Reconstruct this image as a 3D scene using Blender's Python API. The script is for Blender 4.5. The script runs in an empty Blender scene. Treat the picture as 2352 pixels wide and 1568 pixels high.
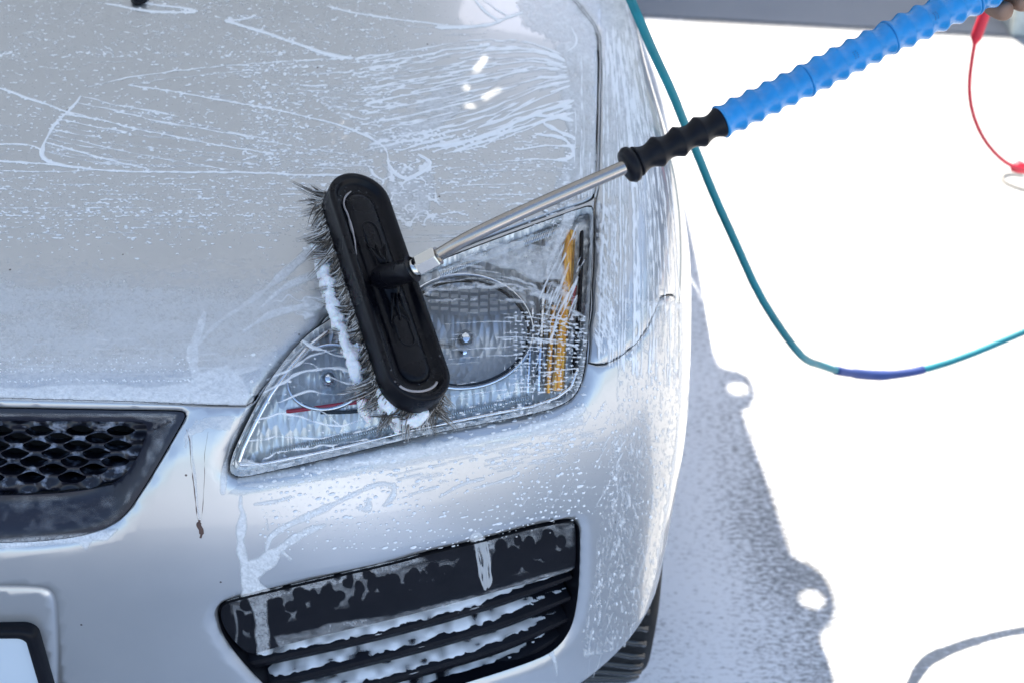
import bpy, bmesh, math, random
import numpy as np
from mathutils import Vector, Matrix, geometry
rng = np.random.default_rng(7); random.seed(7)
SC = bpy.context.scene; COL = SC.collection

# ---------------------------------------------------------------- camera numbers (photo px are the 2352 x 1568 view)
PITCH = math.radians(36.0); F = 3267.0; CAM = np.array([0.68, -1.056, 1.64])
FWD = np.array([0, math.cos(PITCH), -math.sin(PITCH)]); DWN = np.array([0, -math.sin(PITCH), -math.cos(PITCH)])
RGT = np.array([1., 0, 0])
def ray(px, py):
    px = np.asarray(px, float); py = np.asarray(py, float)
    d = FWD + ((px-1176)/F)[..., None]*RGT + ((py-784)/F)[..., None]*DWN
    return d/np.linalg.norm(d, axis=-1, keepdims=True)
def proj(P):
    v = np.asarray(P)-CAM; z = v@FWD
    return 1176+F*(v@RGT)/z, 784+F*(v@DWN)/z
def at(px, py, depth):
    return CAM + depth*(FWD + (px-1176)/F*RGT + (py-784)/F*DWN)
def ground_at(px, py, z=0.0):
    d = ray(px, py); t = (z-CAM[2])/d[..., 2]
    return CAM + d*t[..., None] if np.ndim(t) else CAM + d*t

# ---------------------------------------------------------------- smooth body surface of the car front: G(P)=0
K = .024
def G(P):
    x = np.abs(P[..., 0]); y = P[..., 1]; z = P[..., 2]
    yc = np.clip(y, -.5, 1.2)
    a = (z-(0.845+0.24*yc-0.09*yc**2-0.03*x**2-0.05*x**6))*.97
    zf = np.maximum(z-.60, 0); zl = np.maximum(.45-z, 0)
    b = (-.075+.06*x**2+.30*x**6+1.0*zf**2+.5*zl**2-y)*.95
    zz = np.maximum(z-.58-.12*np.maximum(y, 0), 0)
    w = .892-.22*np.clip(.45-y, 0, 2)**2-.42*zz**1.6-.07*np.maximum(.60-z, 0)-.05*np.maximum(y-.40, 0)**1.2 \
        + .012*np.exp(-((y-.42)/.16)**2)
    c = x-w
    m = np.maximum(np.maximum(a, b), c)
    return m+K*np.log(np.exp((a-m)/K)+np.exp((b-m)/K)+np.exp((c-m)/K))
def cast(px, py, t0=.9, t1=2.6, n=70):
    D = ray(px, py); t = np.full(D.shape[:-1], t0); hit = np.zeros(t.shape, bool); lo = t.copy(); hi = t+1.0
    st = (t1-t0)/n
    for i in range(n):
        tn = t0+st*(i+1); g = G(CAM+D*tn) < 0; new = g & ~hit
        lo = np.where(new, tn-st, lo); hi = np.where(new, tn, hi); hit |= g
    for i in range(18):
        m = (lo+hi)/2; g = G(CAM+D*m[..., None]) < 0
        hi = np.where(g, m, hi); lo = np.where(g, lo, m)
    return CAM+D*hi[..., None], hit
def cast_from(O, D, hi0=2.5):            # from inside outwards
    lo = np.zeros(D.shape[:-1]); hi = np.full(D.shape[:-1], hi0)
    for i in range(24):
        m = (lo+hi)/2; g = G(O+D*m[..., None]) < 0
        lo = np.where(g, m, lo); hi = np.where(g, hi, m)
    return O+D*lo[..., None]
def grad(P, e=1e-4):
    g = np.stack([G(P+np.eye(3)[i]*e)-G(P-np.eye(3)[i]*e) for i in range(3)], -1)
    return g/np.linalg.norm(g, axis=-1, keepdims=True)
# stereographic chart round an inner point, so that the whole front quarter unrolls to a plane
OC = np.array([.1, .8, .45]); U0 = np.array([.62, .05, .78])-OC; U0 /= np.linalg.norm(U0)
E1 = np.cross([0, 0, 1.], U0); E1 /= np.linalg.norm(E1); E2 = np.cross(U0, E1)
def to_chart(P):
    d = P-OC; d = d/np.linalg.norm(d, axis=-1, keepdims=True); c = 1+d@U0
    return np.stack([2*(d@E1)/c, 2*(d@E2)/c], -1)
def from_chart(Q):
    r2 = (Q**2).sum(-1, keepdims=True)
    d = (4*Q[..., :1]*E1+4*Q[..., 1:]*E2+(4-r2)*U0)/(4+r2)
    return cast_from(OC, d)

# ---------------------------------------------------------------- 2D helpers
def resample(pts, step, closed=False):
    p = np.asarray(pts, float)
    if closed: p = np.vstack([p, p[:1]])
    L = np.concatenate([[0], np.cumsum(np.linalg.norm(np.diff(p, axis=0), axis=1))])
    n = max(2, int(round(L[-1]/step))+1); s = np.linspace(0, L[-1], n)
    q = np.stack([np.interp(s, L, p[:, k]) for k in range(p.shape[1])], 1)
    return q[:-1] if closed else q
def chaikin(pts, it=2, closed=False):
    p = np.asarray(pts, float)
    for _ in range(it):
        if closed: a = p; b = np.roll(p, -1, 0)
        else: a = p[:-1]; b = p[1:]
        q = np.empty((2*len(a), p.shape[1])); q[0::2] = .75*a+.25*b; q[1::2] = .25*a+.75*b
        if not closed: q = np.vstack([p[:1], q, p[-1:]])
        p = q
    return p
def pip(Q, poly):
    x = Q[..., 0]; y = Q[..., 1]; ins = np.zeros(x.shape, bool)
    a = np.asarray(poly); b = np.roll(a, -1, 0)
    bb = (x >= a[:, 0].min()) & (x <= a[:, 0].max()) & (y >= a[:, 1].min()) & (y <= a[:, 1].max())
    xs = x[bb]; ys = y[bb]; r = np.zeros(xs.shape, bool)
    for (x0, y0), (x1, y1) in zip(a, b):
        if y0 == y1: continue
        c = ((y0 > ys) != (y1 > ys)) & (xs < (x1-x0)*(ys-y0)/(y1-y0)+x0)
        r ^= c
    ins[bb] = r
    return ins
def pdist(x, y, poly, closed=True):
    a = np.asarray(poly, float); b = np.roll(a, -1, 0)
    if not closed: a = a[:-1]; b = b[:-1]
    best = np.full(np.shape(x), 1e9)
    for (x0, y0), (x1, y1) in zip(a, b):
        dx, dy = x1-x0, y1-y0; l2 = dx*dx+dy*dy+1e-9
        t = np.clip(((x-x0)*dx+(y-y0)*dy)/l2, 0, 1)
        best = np.minimum(best, (x-x0-t*dx)**2+(y-y0-t*dy)**2)
    return np.sqrt(best)
def vnoise(x, y, sx, sy, seed=0):
    x = x/sx; y = y/sy; xi = np.floor(x).astype(np.int64); yi = np.floor(y).astype(np.int64)
    fx = x-xi; fy = y-yi; fx = fx*fx*(3-2*fx); fy = fy*fy*(3-2*fy)
    def h(a, b):
        n = (a*374761393+b*668265263+seed*1442695041) & 0x7fffffff
        n = ((n ^ (n >> 13))*1274126177) & 0x7fffffff
        return ((n ^ (n >> 16)) & 0xffff)/65535.
    return (h(xi, yi)*(1-fx)+h(xi+1, yi)*fx)*(1-fy)+(h(xi, yi+1)*(1-fx)+h(xi+1, yi+1)*fx)*fy
def sstep(a, b, x):
    t = np.clip((x-a)/(b-a), 0, 1); return t*t*(3-2*t)

# ---------------------------------------------------------------- object helpers
def new_mesh(name, V, Fc, mat=None, parent=None, smooth=True, attrs=None, mats=None, midx=None):
    me = bpy.data.meshes.new(name)
    V = np.asarray(V, np.float32)
    if isinstance(Fc, np.ndarray) and len(Fc):
        k = Fc.shape[1]; me.vertices.add(len(V)); me.vertices.foreach_set('co', V.ravel())
        me.loops.add(Fc.size); me.loops.foreach_set('vertex_index', Fc.astype(np.int32).ravel())
        me.polygons.add(len(Fc)); me.polygons.foreach_set('loop_start', np.arange(0, Fc.size, k, dtype=np.int32))
        me.polygons.foreach_set('loop_total', np.full(len(Fc), k, np.int32))
        me.update(calc_edges=True); me.validate()
    else:
        me.from_pydata(V.tolist(), [], [list(map(int, f)) for f in Fc]); me.update()
    me.polygons.foreach_set('use_smooth', [smooth]*len(me.polygons))
    for k_, a in (attrs or {}).items():
        at_ = me.attributes.new(k_, 'FLOAT', 'POINT'); at_.data.foreach_set('value', np.asarray(a, np.float32))
    for m in (mats or ([mat] if mat else [])): me.materials.append(m)
    if midx is not None: me.polygons.foreach_set('material_index', np.asarray(midx, np.int32))
    o = bpy.data.objects.new(name, me); COL.objects.link(o)
    if parent: attach(o, parent)
    return o
def attach(o, p):
    o.parent = p
    o.matrix_parent_inverse = WM[p.name].inverted() if p.name in WM else Matrix.Identity(4)
WM = {}
def thing(name, loc, label, cat, group=None):
    o = bpy.data.objects.new(name, None); COL.objects.link(o); o.location = loc
    o.empty_display_size = .1; WM[o.name] = Matrix.Translation(loc)
    tag(o, label, cat, group); return o
def tag(o, label, cat, group=None):
    o['label'] = label; o['category'] = cat
    if group: o['group'] = group
def part_empty(name, parent):
    o = bpy.data.objects.new(name, None); COL.objects.link(o); o.empty_display_size = .05; attach(o, parent); return o
def crease(o, deg=35):
    try: o.data.set_sharp_from_angle(angle=math.radians(deg))
    except Exception: pass
def tube(path, rad, seg=16, cap=True):
    P = np.asarray(path, float); n = len(P); rad = np.broadcast_to(np.asarray(rad, float), (n,))
    T = np.gradient(P, axis=0); T /= np.linalg.norm(T, axis=1, keepdims=True)+1e-12
    up = np.array([0, 0, 1.]) if abs(T[0, 2]) < .9 else np.array([1., 0, 0])
    Nn = np.zeros_like(P); v = up-T[0]*(up@T[0]); v /= np.linalg.norm(v)
    for i in range(n):
        v = v-T[i]*(v@T[i]); v /= np.linalg.norm(v); Nn[i] = v
    B = np.cross(T, Nn); a = np.arange(seg)*2*math.pi/seg
    V = (P[:, None]+rad[:, None, None]*(np.cos(a)[None, :, None]*Nn[:, None]+np.sin(a)[None, :, None]*B[:, None])).reshape(-1, 3)
    Fc = []
    for i in range(n-1):
        for j in range(seg):
            k = (j+1) % seg; Fc.append((i*seg+j, i*seg+k, (i+1)*seg+k, (i+1)*seg+j))
    if cap:
        Fc.append(tuple(range(seg))[::-1]); Fc.append(tuple((n-1)*seg+j for j in range(seg)))
    return V, Fc
def join(*vf):
    V = []; Fc = []; n = 0
    for v, f in vf:
        V.append(np.asarray(v)); Fc += [tuple(i+n for i in g) for g in f]; n += len(v)
    return np.vstack(V), Fc
def box(c, s, R=None):
    c = np.asarray(c, float); h = np.asarray(s, float)/2
    q = np.array([(x, y, z) for x in (-1, 1) for y in (-1, 1) for z in (-1, 1)])*h
    if R is not None: q = q@np.asarray(R).T
    return q+c, [(0, 1, 3, 2), (4, 6, 7, 5), (0, 4, 5, 1), (2, 3, 7, 6), (0, 2, 6, 4), (1, 5, 7, 3)]

# ---------------------------------------------------------------- materials
def mat(name, col=(.5, .5, .5), rough=.5, metal=0., **kw):
    m = bpy.data.materials.new(name); m.use_nodes = True; b = m.node_tree.nodes['Principled BSDF']
    b.inputs['Base Color'].default_value = (*col, 1); b.inputs['Roughness'].default_value = rough
    b.inputs['Metallic'].default_value = metal
    for k, v in kw.items(): b.inputs[k.replace('_', ' ')].default_value = v
    return m
class NT:
    def __init__(s, m): s.m = m; s.n = m.node_tree.nodes; s.l = m.node_tree.links; s.b = s.n.get('Principled BSDF')
    def node(s, t, **kw):
        x = s.n.new(t)
        for k, v in kw.items():
            if k.startswith('i_'):
                key = k[2:]; x.inputs[int(key) if key.isdigit() else key.replace('_', ' ')].default_value = v
            else: setattr(x, k, v)
        return x
    def link(s, a, b): s.l.new(a, b)
    def coord(s, scale=(1, 1, 1), rot=(0, 0, 0)):
        c = s.node('ShaderNodeTexCoord'); mp = s.node('ShaderNodeMapping'); mp.inputs['Scale'].default_value = scale
        mp.inputs['Rotation'].default_value = rot
        s.link(c.outputs['Object'], mp.inputs[0]); return mp.outputs[0]
    def noise(s, vec, scale, detail=3, rough=.5):
        x = s.node('ShaderNodeTexNoise', i_Scale=scale, i_Detail=detail, i_Roughness=rough); s.link(vec, x.inputs['Vector']); return x.outputs['Fac']
    def ramp(s, fac, stops):
        r = s.node('ShaderNodeValToRGB'); e = r.color_ramp.elements
        e[0].position, e[0].color = stops[0][0], (*stops[0][1], 1); e[1].position, e[1].color = stops[-1][0], (*stops[-1][1], 1)
        for p, c in stops[1:-1]:
            q = e.new(p); q.color = (*c, 1)
        s.link(fac, r.inputs[0]); return r.outputs[0]
    def bump(s, h, st, dist, nrm=None):
        b = s.node('ShaderNodeBump', i_Strength=st, i_Distance=dist); s.link(h, b.inputs['Height'])
        if nrm: s.link(nrm, b.inputs['Normal'])
        return b.outputs[0]
    def mix(s, fac, a, b):
        x = s.node('ShaderNodeMix', data_type='RGBA')
        for v, i in ((fac, 0), (a, 6), (b, 7)):
            if isinstance(v, (tuple, float, int)): x.inputs[i].default_value = (*v, 1) if isinstance(v, tuple) else v
            else: s.link(v, x.inputs[i])
        return x.outputs[2]
def g3(v): return (v, v, v)

def mk_paint():
    m = mat('silver_paint', (.60, .61, .63), .34, .66, Coat_Weight=1., Coat_Roughness=.03); t = NT(m)
    v = t.coord(); s1 = t.noise(v, 14, 4)
    sp = t.node('ShaderNodeTexVoronoi', i_Scale=48.); t.link(v, sp.inputs['Vector'])
    spk = t.ramp(sp.outputs['Distance'], [(.0, g3(1.)), (.045, g3(1.)), (.07, g3(0.))])
    gate = t.node('ShaderNodeSeparateColor'); t.link(sp.outputs['Color'], gate.inputs[0])
    gt = t.ramp(gate.outputs[0], [(.0, g3(0.)), (.80, g3(0.)), (.82, g3(1.))])
    mu = t.node('ShaderNodeMath', operation='MULTIPLY'); t.link(spk, mu.inputs[0]); t.link(gt, mu.inputs[1])
    base = t.mix(s1, (.53, .54, .555), (.59, .595, .605))
    col = t.mix(mu.outputs[0], base, (.06, .045, .05)); t.link(col, t.b.inputs['Base Color'])
    rr = t.node('ShaderNodeMapRange', i_3=.25, i_4=.37); t.link(s1, rr.inputs[0]); t.link(rr.outputs[0], t.b.inputs['Roughness'])
    b1 = t.bump(t.noise(v, 9, 2), .05, .004); t.link(b1, t.b.inputs['Normal']); return m
def mk_foam(name='soap_foam', amin=.62, amax=1., tint=(.90, .91, .93)):
    m = mat(name, tint, .22, 0., Specular_IOR_Level=.5); t = NT(m)
    a = t.node('ShaderNodeAttribute', attribute_name='thick')
    t.link(t.ramp(a.outputs['Fac'], [(0., g3(0.)), (.22, g3(amin)), (1., g3(amax))]), t.b.inputs['Alpha'])
    v = t.coord(); n1 = t.noise(v, 420, 2); t.link(t.bump(n1, .15, .0008), t.b.inputs['Normal'])
    t.b.inputs['Subsurface Weight'].default_value = .0
    return m
def mk_plastic(name, col, rough, film=0.):
    m = mat(name, col, rough); t = NT(m); v = t.coord()
    n = t.noise(v, 30, 4, .6); c = t.mix(n, tuple(x*.7 for x in col), tuple(min(1, x*1.4+.004) for x in col))
    rr = t.node('ShaderNodeMapRange', i_3=rough*.7, i_4=min(1, rough*1.4)); t.link(n, rr.inputs[0]); t.link(rr.outputs[0], t.b.inputs['Roughness'])
    t.link(c, t.b.inputs['Base Color']); t.link(t.bump(t.noise(v, 220, 3), .12, .0008), t.b.inputs['Normal'])
    if max(col) < .02: t.b.inputs['Specular IOR Level'].default_value = .16
    return m
def mk_chrome(name='chrome_reflector', scale=(150, 60, 45), st=.6, col=(.93, .95, .96)):
    m = mat(name, col, .30, .35); t = NT(m); v = t.coord(scale)
    vo = t.node('ShaderNodeTexVoronoi', i_Scale=1.); vo.feature = 'F1'; t.link(v, vo.inputs['Vector'])
    t.link(t.bump(vo.outputs['Distance'], st, .006), t.b.inputs['Normal']); return m
def mk_glass():
    m = bpy.data.materials.new('clear_lens'); m.use_nodes = True; t = NT(m); t.n.clear()
    out = t.node('ShaderNodeOutputMaterial'); tr = t.node('ShaderNodeBsdfTransparent'); tr.inputs[0].default_value = (.98, .99, 1., 1)
    gl = t.node('ShaderNodeBsdfGlossy'); gl.inputs['Roughness'].default_value = .03
    fr = t.node('ShaderNodeFresnel', i_IOR=1.5); mx = t.node('ShaderNodeMixShader')
    t.link(fr.outputs[0], mx.inputs[0]); t.link(tr.outputs[0], mx.inputs[1]); t.link(gl.outputs[0], mx.inputs[2]); t.link(mx.outputs[0], out.inputs[0])
    return m
M = {}
M['paint'] = mk_paint(); M['foam'] = mk_foam('soap_foam', .45, 1.); M['film'] = mk_foam('soap_film', .28, .78); M['thinfilm'] = mk_foam('thin_soap_film', .10, .50)
M['black'] = mk_plastic('black_plastic', (.005, .0055, .009), .35)
M['brush'] = mk_plastic('brush_plastic', (.0032, .0034, .006), .27)
M['grille'] = mk_plastic('grille_plastic', (.010, .012, .024), .38)
M['rubber'] = mk_plastic('rubber', (.014, .014, .015), .6)
M['tread'] = mat('wet_tread', (.05, .05, .052), .16)
M['dark'] = mat('dark_void', (.004, .004, .005), .8)
M['chrome'] = mk_chrome(); M['chrome2'] = mk_chrome('ribbed_chrome', (26, 26, 4), .9)
M['mirrorchrome'] = mat('plain_chrome', (.85, .87, .9), .06, 1.)
M['glass'] = mk_glass()
M['amber'] = mat('amber_plastic', (.80, .38, .04), .22, .2); t_ = NT(M['amber']); v_ = t_.node('ShaderNodeTexVoronoi', i_Scale=1.); t_.link(t_.coord((420, 60, 60)), v_.inputs['Vector']); t_.link(t_.mix(v_.outputs['Distance'], (.95, .55, .10), (.50, .16, .02)), t_.b.inputs['Base Color']); t_.link(t_.bump(v_.outputs['Distance'], .6, .003), t_.b.inputs['Normal'])
M['redtrim_refl'] = mat('red_trim_reflection', (.75, .03, .06), .3)
M['steel'] = mat('brushed_steel', (.44, .40, .365), .27, 1.)
M['nut'] = mat('steel_nut', (.74, .72, .68), .25, 1.)
M['blue'] = mk_plastic('blue_rubber', (.012, .235, .58), .22)
M['teal'] = mk_plastic('teal_hose', (.0, .19, .24), .5)
M['bluetape'] = mk_plastic('blue_tape', (.03, .06, .22), .6)
M['red'] = mk_plastic('red_hose', (.70, .02, .05), .5)
M['wire'] = mat('grey_wire', (.35, .33, .3), .5)
M['plate'] = mat('plate_white', (.62, .70, .78), .35)
M['carglass'] = mat('dark_glass', (.01, .012, .014), .05, 0.)
M['skin'] = mk_plastic('skin', (.27, .16, .11), .55)
M['sleeve'] = mk_plastic('dark_fabric', (.03, .04, .07), .9)
M['wall'] = mk_plastic('painted_wall', (.55, .55, .53), .8)
M['tarp'] = mat('grey_tarp', (.52, .53, .54), .7)
M['awning'] = bpy.data.materials.new('pale_awning_cloth'); M['awning'].use_nodes = True; t_ = NT(M['awning']); t_.n.remove(t_.b); d_ = t_.node('ShaderNodeBsdfDiffuse'); d_.inputs[0].default_value = (.62, .64, .67, 1); e_ = t_.node('ShaderNodeBsdfTranslucent'); e_.inputs[0].default_value = (.64, .67, .69, 1); x_ = t_.node('ShaderNodeMixShader'); x_.inputs[0].default_value = .5
t_.link(d_.outputs[0], x_.inputs[1]); t_.link(e_.outputs[0], x_.inputs[2]); t_.link(x_.outputs[0], t_.n['Material Output'].inputs[0])
M['post'] = mk_plastic('pale_post', (.5, .55, .54), .5)
# ================================================================ outlines read off the photo (px), laid on the body surface
HOOD = [(-620, 908), (-475, 908), (0, 913), (300, 921), (480, 929), (566, 931), (580, 922), (598, 893), (636, 843), (686, 785), (746, 722),
        (830, 666), (920, 618), (1000, 586), (1100, 547), (1200, 510), (1290, 477), (1345, 459), (1364, 452), (1370, 430), (1371, 380), (1373, 310),
        (1376, 220), (1377, 150), (1374, 85), (1362, 58), (1340, 30), (1312, -5), (1285, -60), (1270, -130), (1262, -200), (-900, -200), (-900, 908)]
LENS = [(527, 1070), (535, 1040), (560, 985), (590, 925), (620, 870), (660, 815), (705, 765), (755, 733), (830, 680), (920, 632),
        (1000, 600), (1100, 562), (1200, 525), (1290, 492), (1345, 473), (1359, 471), (1364, 480), (1362, 560), (1358, 650), (1353, 750),
        (1347, 830), (1338, 880), (1320, 912), (1290, 932), (1230, 950), (1100, 975), (950, 1005), (800, 1042), (700, 1065), (600, 1088),
        (560, 1096), (538, 1094), (528, 1085)]
GRO = [(-640, 926), (-475, 926), (0, 937), (300, 943), (405, 944), (424, 948), (421, 962), (398, 1003), (360, 1070), (322, 1132), (292, 1178), (258, 1208),
       (200, 1232), (100, 1246), (0, 1250), (-475, 1256), (-640, 1256)]
GRI = [(-640, 965), (-475, 965), (0, 968), (280, 970), (312, 971), (329, 977), (330, 990), (320, 1030), (300, 1080), (270, 1120), (240, 1141), (150, 1157),
       (50, 1163), (0, 1164), (-475, 1170), (-640, 1170)]
FOG = [(499, 1410), (515, 1390), (560, 1378), (700, 1345), (900, 1300), (1000, 1272), (1100, 1250), (1200, 1222), (1290, 1203), (1322, 1200), (1335, 1212),
       (1334, 1300), (1330, 1370), (1320, 1430), (1300, 1470), (1270, 1500), (1220, 1523), (1100, 1562), (1000, 1592), (900, 1625), (700, 1650),
       (640, 1608), (580, 1548), (530, 1490), (505, 1446)]
PLR = [(-640, 1347), (-475, 1347), (0, 1347), (90, 1349), (116, 1357), (127, 1378), (131, 1480), (134, 1640), (137, 1830), (120, 1850), (-475, 1850), (-640, 1850)]
FEND = [(1369, 455), (1374, 430), (1375, 380), (1378, 220), (1381, 150), (1378, 85), (1366, 55), (1346, 28), (1318, -5), (1290, -60), (1275, -130), (1268, -200)]
FENDB = [(1369, 466), (1369, 560), (1365, 650), (1361, 750), (1357, 838), (1390, 836), (1420, 822), (1460, 790), (1490, 750), (1508, 705), (1519, 682), (1535, 677), (1550, 678)]
SM = {k: chaikin(v, 2, True) for k, v in dict(LENS=LENS, FOG=FOG, GRO=GRO, GRI=GRI, PLR=PLR).items()}
for k in ('GRO', 'GRI', 'PLR'): SM[k][:, 0] = np.clip(SM[k][:, 0], -620, None)
SM['HOOD'] = np.array(HOOD, float)
ARC_Y, ARC_Z, ARC_R = .50, .33, .395

def lip(x, y):            # how far the body dips (m) next to the lamps and openings
    x = np.asarray(x, float); y = np.asarray(y, float); d = np.zeros(x.shape)
    for key, w, dep in (('LENS', 26, .0075), ('FOG', 17, .006), ('GRO', 15, .004)):
        p = SM[key]; m = (x > p[:, 0].min()-w) & (x < p[:, 0].max()+w) & (y > p[:, 1].min()-w) & (y < p[:, 1].max()+w)
        if m.any():
            q = pdist(x[m], y[m], p[::2]); ins = pip(np.stack([x[m], y[m]], -1), p)
            q = np.where(ins, 0, q); d[m] = np.maximum(d[m], dep*(1-sstep(0, w, q)))
    # groove round the licence plate panel
    p = SM['PLR']; m = (x < 170) & (y > 1310)
    if m.any(): q = pdist(x[m], y[m], p); d[m] = np.maximum(d[m], .003*(1-sstep(1, 5.5, q)))
    return d
def gro_drop(x, y):       # the grille frame slopes inwards
    q = pdist(x, y, SM['GRO'][::2]); return .004+.020*sstep(8, 75, q)

# outer loop of the modelled quarter, traced as 3D points on the surface
def loop3d():
    P = []
    z = np.linspace(.25, 1.0, 3)
    # centre line from the cowl down to the chin
    a = np.radians(np.linspace(64, 190, 150)); P.append(cast_from(np.array([0, .8, .40]), np.stack([0*a, np.cos(a), np.sin(a)], -1)))
    P[-1] = P[-1][(P[-1][:, 2] > .27) & (P[-1][:, 1] < .90)]
    # chin, from the middle to the front of the wheel arch
    s = np.linspace(0, 1, 90); ang = np.radians(-90+s*60)
    zb = np.interp(s, [0, .4, .55, .75, .867, 1], [.26, .27, .30, .385, .44, .50])
    O = np.stack([0*s, 0*s+.8, zb], -1); D = np.stack([np.cos(ang), np.sin(ang), 0*s], -1)
    q = cast_from(O, D); P.append(q[q[:, 1] < .115])
    # wheel arch
    a = np.radians(np.linspace(163, 0, 90)); O = np.stack([0*a+.3, ARC_Y+ARC_R*np.cos(a), ARC_Z+ARC_R*np.sin(a)], -1)
    P.append(cast_from(O, np.broadcast_to([1., 0, 0], O.shape)))
    # rear cut up the side and over the fender to the cowl
    a = np.radians(np.linspace(-8, 34, 60)); O = np.broadcast_to([.1, .92, .42], (60, 3))
    P.append(cast_from(O, np.stack([np.cos(a), 0*a, np.sin(a)], -1)))
    q = P[-1][-1]; x = np.linspace(q[0], 0, 50)[1:]
    yb = np.interp(x, [0, q[0]], [.90, .92]); O = np.stack([x, yb, 0*x+.4], -1); P.append(cast_from(O, np.broadcast_to([0, 0, 1.], O.shape)))
    L = np.vstack(P)
    return resample(L, .012, True)
OUT3 = loop3d(); OUTC = to_chart(OUT3)
def surf_chart(pxpts, step=7, closed=True):
    q = resample(pxpts, step, closed); P, h = cast(q[:, 0], q[:, 1]); return to_chart(P)
CH = {k: surf_chart(SM[k], 7) for k in SM}
# fender polygon: pixel borders where seen, world points beyond
fa, _ = cast(*np.array(FENDB, float).T); arch = cast_from(np.array([[.3, ARC_Y+ARC_R*math.cos(math.radians(t)), ARC_Z+ARC_R*math.sin(math.radians(t))] for t in (137,)]), np.array([[1., 0, 0]]))
fleft, _ = cast(*np.array(FEND[::-1], float).T)
FC = np.vstack([to_chart(fleft), to_chart(fa), to_chart(arch)])
far = to_chart(np.array([[.9, .45, .2], [.95, 1.1, .2], [.9, 1.2, .8], [.7, 1.3, 1.1]]))
CH['FEND'] = np.vstack([FC, far])
# ---- one conforming triangulation
pts = []; edges = []
def add_loop(c, closed=True):
    n0 = len(pts); pts.extend(map(tuple, c)); n = len(c)
    for i in range(n if closed else n-1): edges.append((n0+i, n0+(i+1) % n))
add_loop(OUTC)
for k in ('HOOD', 'LENS', 'GRO', 'FOG'): add_loop(CH[k])
for dd in (-5.5, 0, 5.5):
    q = np.array([(-640, 1347-dd), (0, 1347-dd), (88, 1349-dd), (116+dd*.7, 1357-dd*.7), (127+dd, 1380), (131+dd, 1480), (134+dd, 1640), (137+dd, 1800)]); q = resample(chaikin(q, 2), 6)
    Pq, _h = cast(q[:, 0], q[:, 1]); add_loop(to_chart(Pq[Pq[:, 0] > .004]), False)
add_loop(resample(FC, .009), False)
HS = .0105; gx = np.arange(-2.1, 2.1, HS); gy = np.arange(-2.1, 2.1, HS*.866)
XX, YY = np.meshgrid(gx, gy); XX = XX+(np.arange(len(gy)) % 2)[:, None]*HS/2
II, JJ = np.meshgrid(np.arange(len(gx)), np.arange(len(gy)))
Q = np.stack([XX.ravel(), YY.ravel()], -1); keep = pip(Q, OUTC); Q = Q[keep]; ij = np.stack([II.ravel(), JJ.ravel()], -1)[keep]
P3 = from_chart(Q); px_, py_ = proj(P3); vis = (px_ > -80) & (px_ < 1640) & (py_ > -60) & (py_ < 1640)
sel = vis | ((ij[:, 0] % 3 == 0) & (ij[:, 1] % 2 == 0)); Q = Q[sel]
from mathutils import kdtree
cl = np.array(pts); kd = kdtree.KDTree(len(cl))
for i, c in enumerate(cl): kd.insert((c[0], c[1], 0), i)
kd.balance()
Q = np.array([q for q in Q if kd.find((q[0], q[1], 0))[2] > HS*.42])
allp = [Vector(p) for p in pts]+[Vector((q[0], q[1])) for q in Q]
res = geometry.delaunay_2d_cdt(allp, edges, [], 0, 1e-7, False)
BV = np.array([tuple(v) for v in res[0]]); BF = np.array([f for f in res[2] if len(f) == 3])
cen = BV[BF].mean(1); okf = pip(cen, OUTC)
BF = BF[okf]; cen = cen[okf]
P3 = from_chart(BV); N3 = grad(P3)
# orient
a, b, c = P3[BF[:, 0]], P3[BF[:, 1]], P3[BF[:, 2]]
fl = (np.cross(b-a, c-a)*N3[BF[:, 0]]).sum(1) < 0; BF[fl] = BF[fl][:, ::-1]
reg = np.full(len(BF), 'bump', object)
reg[pip(cen, CH['FEND'])] = 'fend'
for k, n in (('FOG', 'fog'), ('GRO', 'gro'), ('HOOD', 'hood'), ('LENS', 'lens')): reg[pip(cen, CH[k])] = n
PX, PY = proj(P3); LIP = lip(PX, PY)

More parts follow.
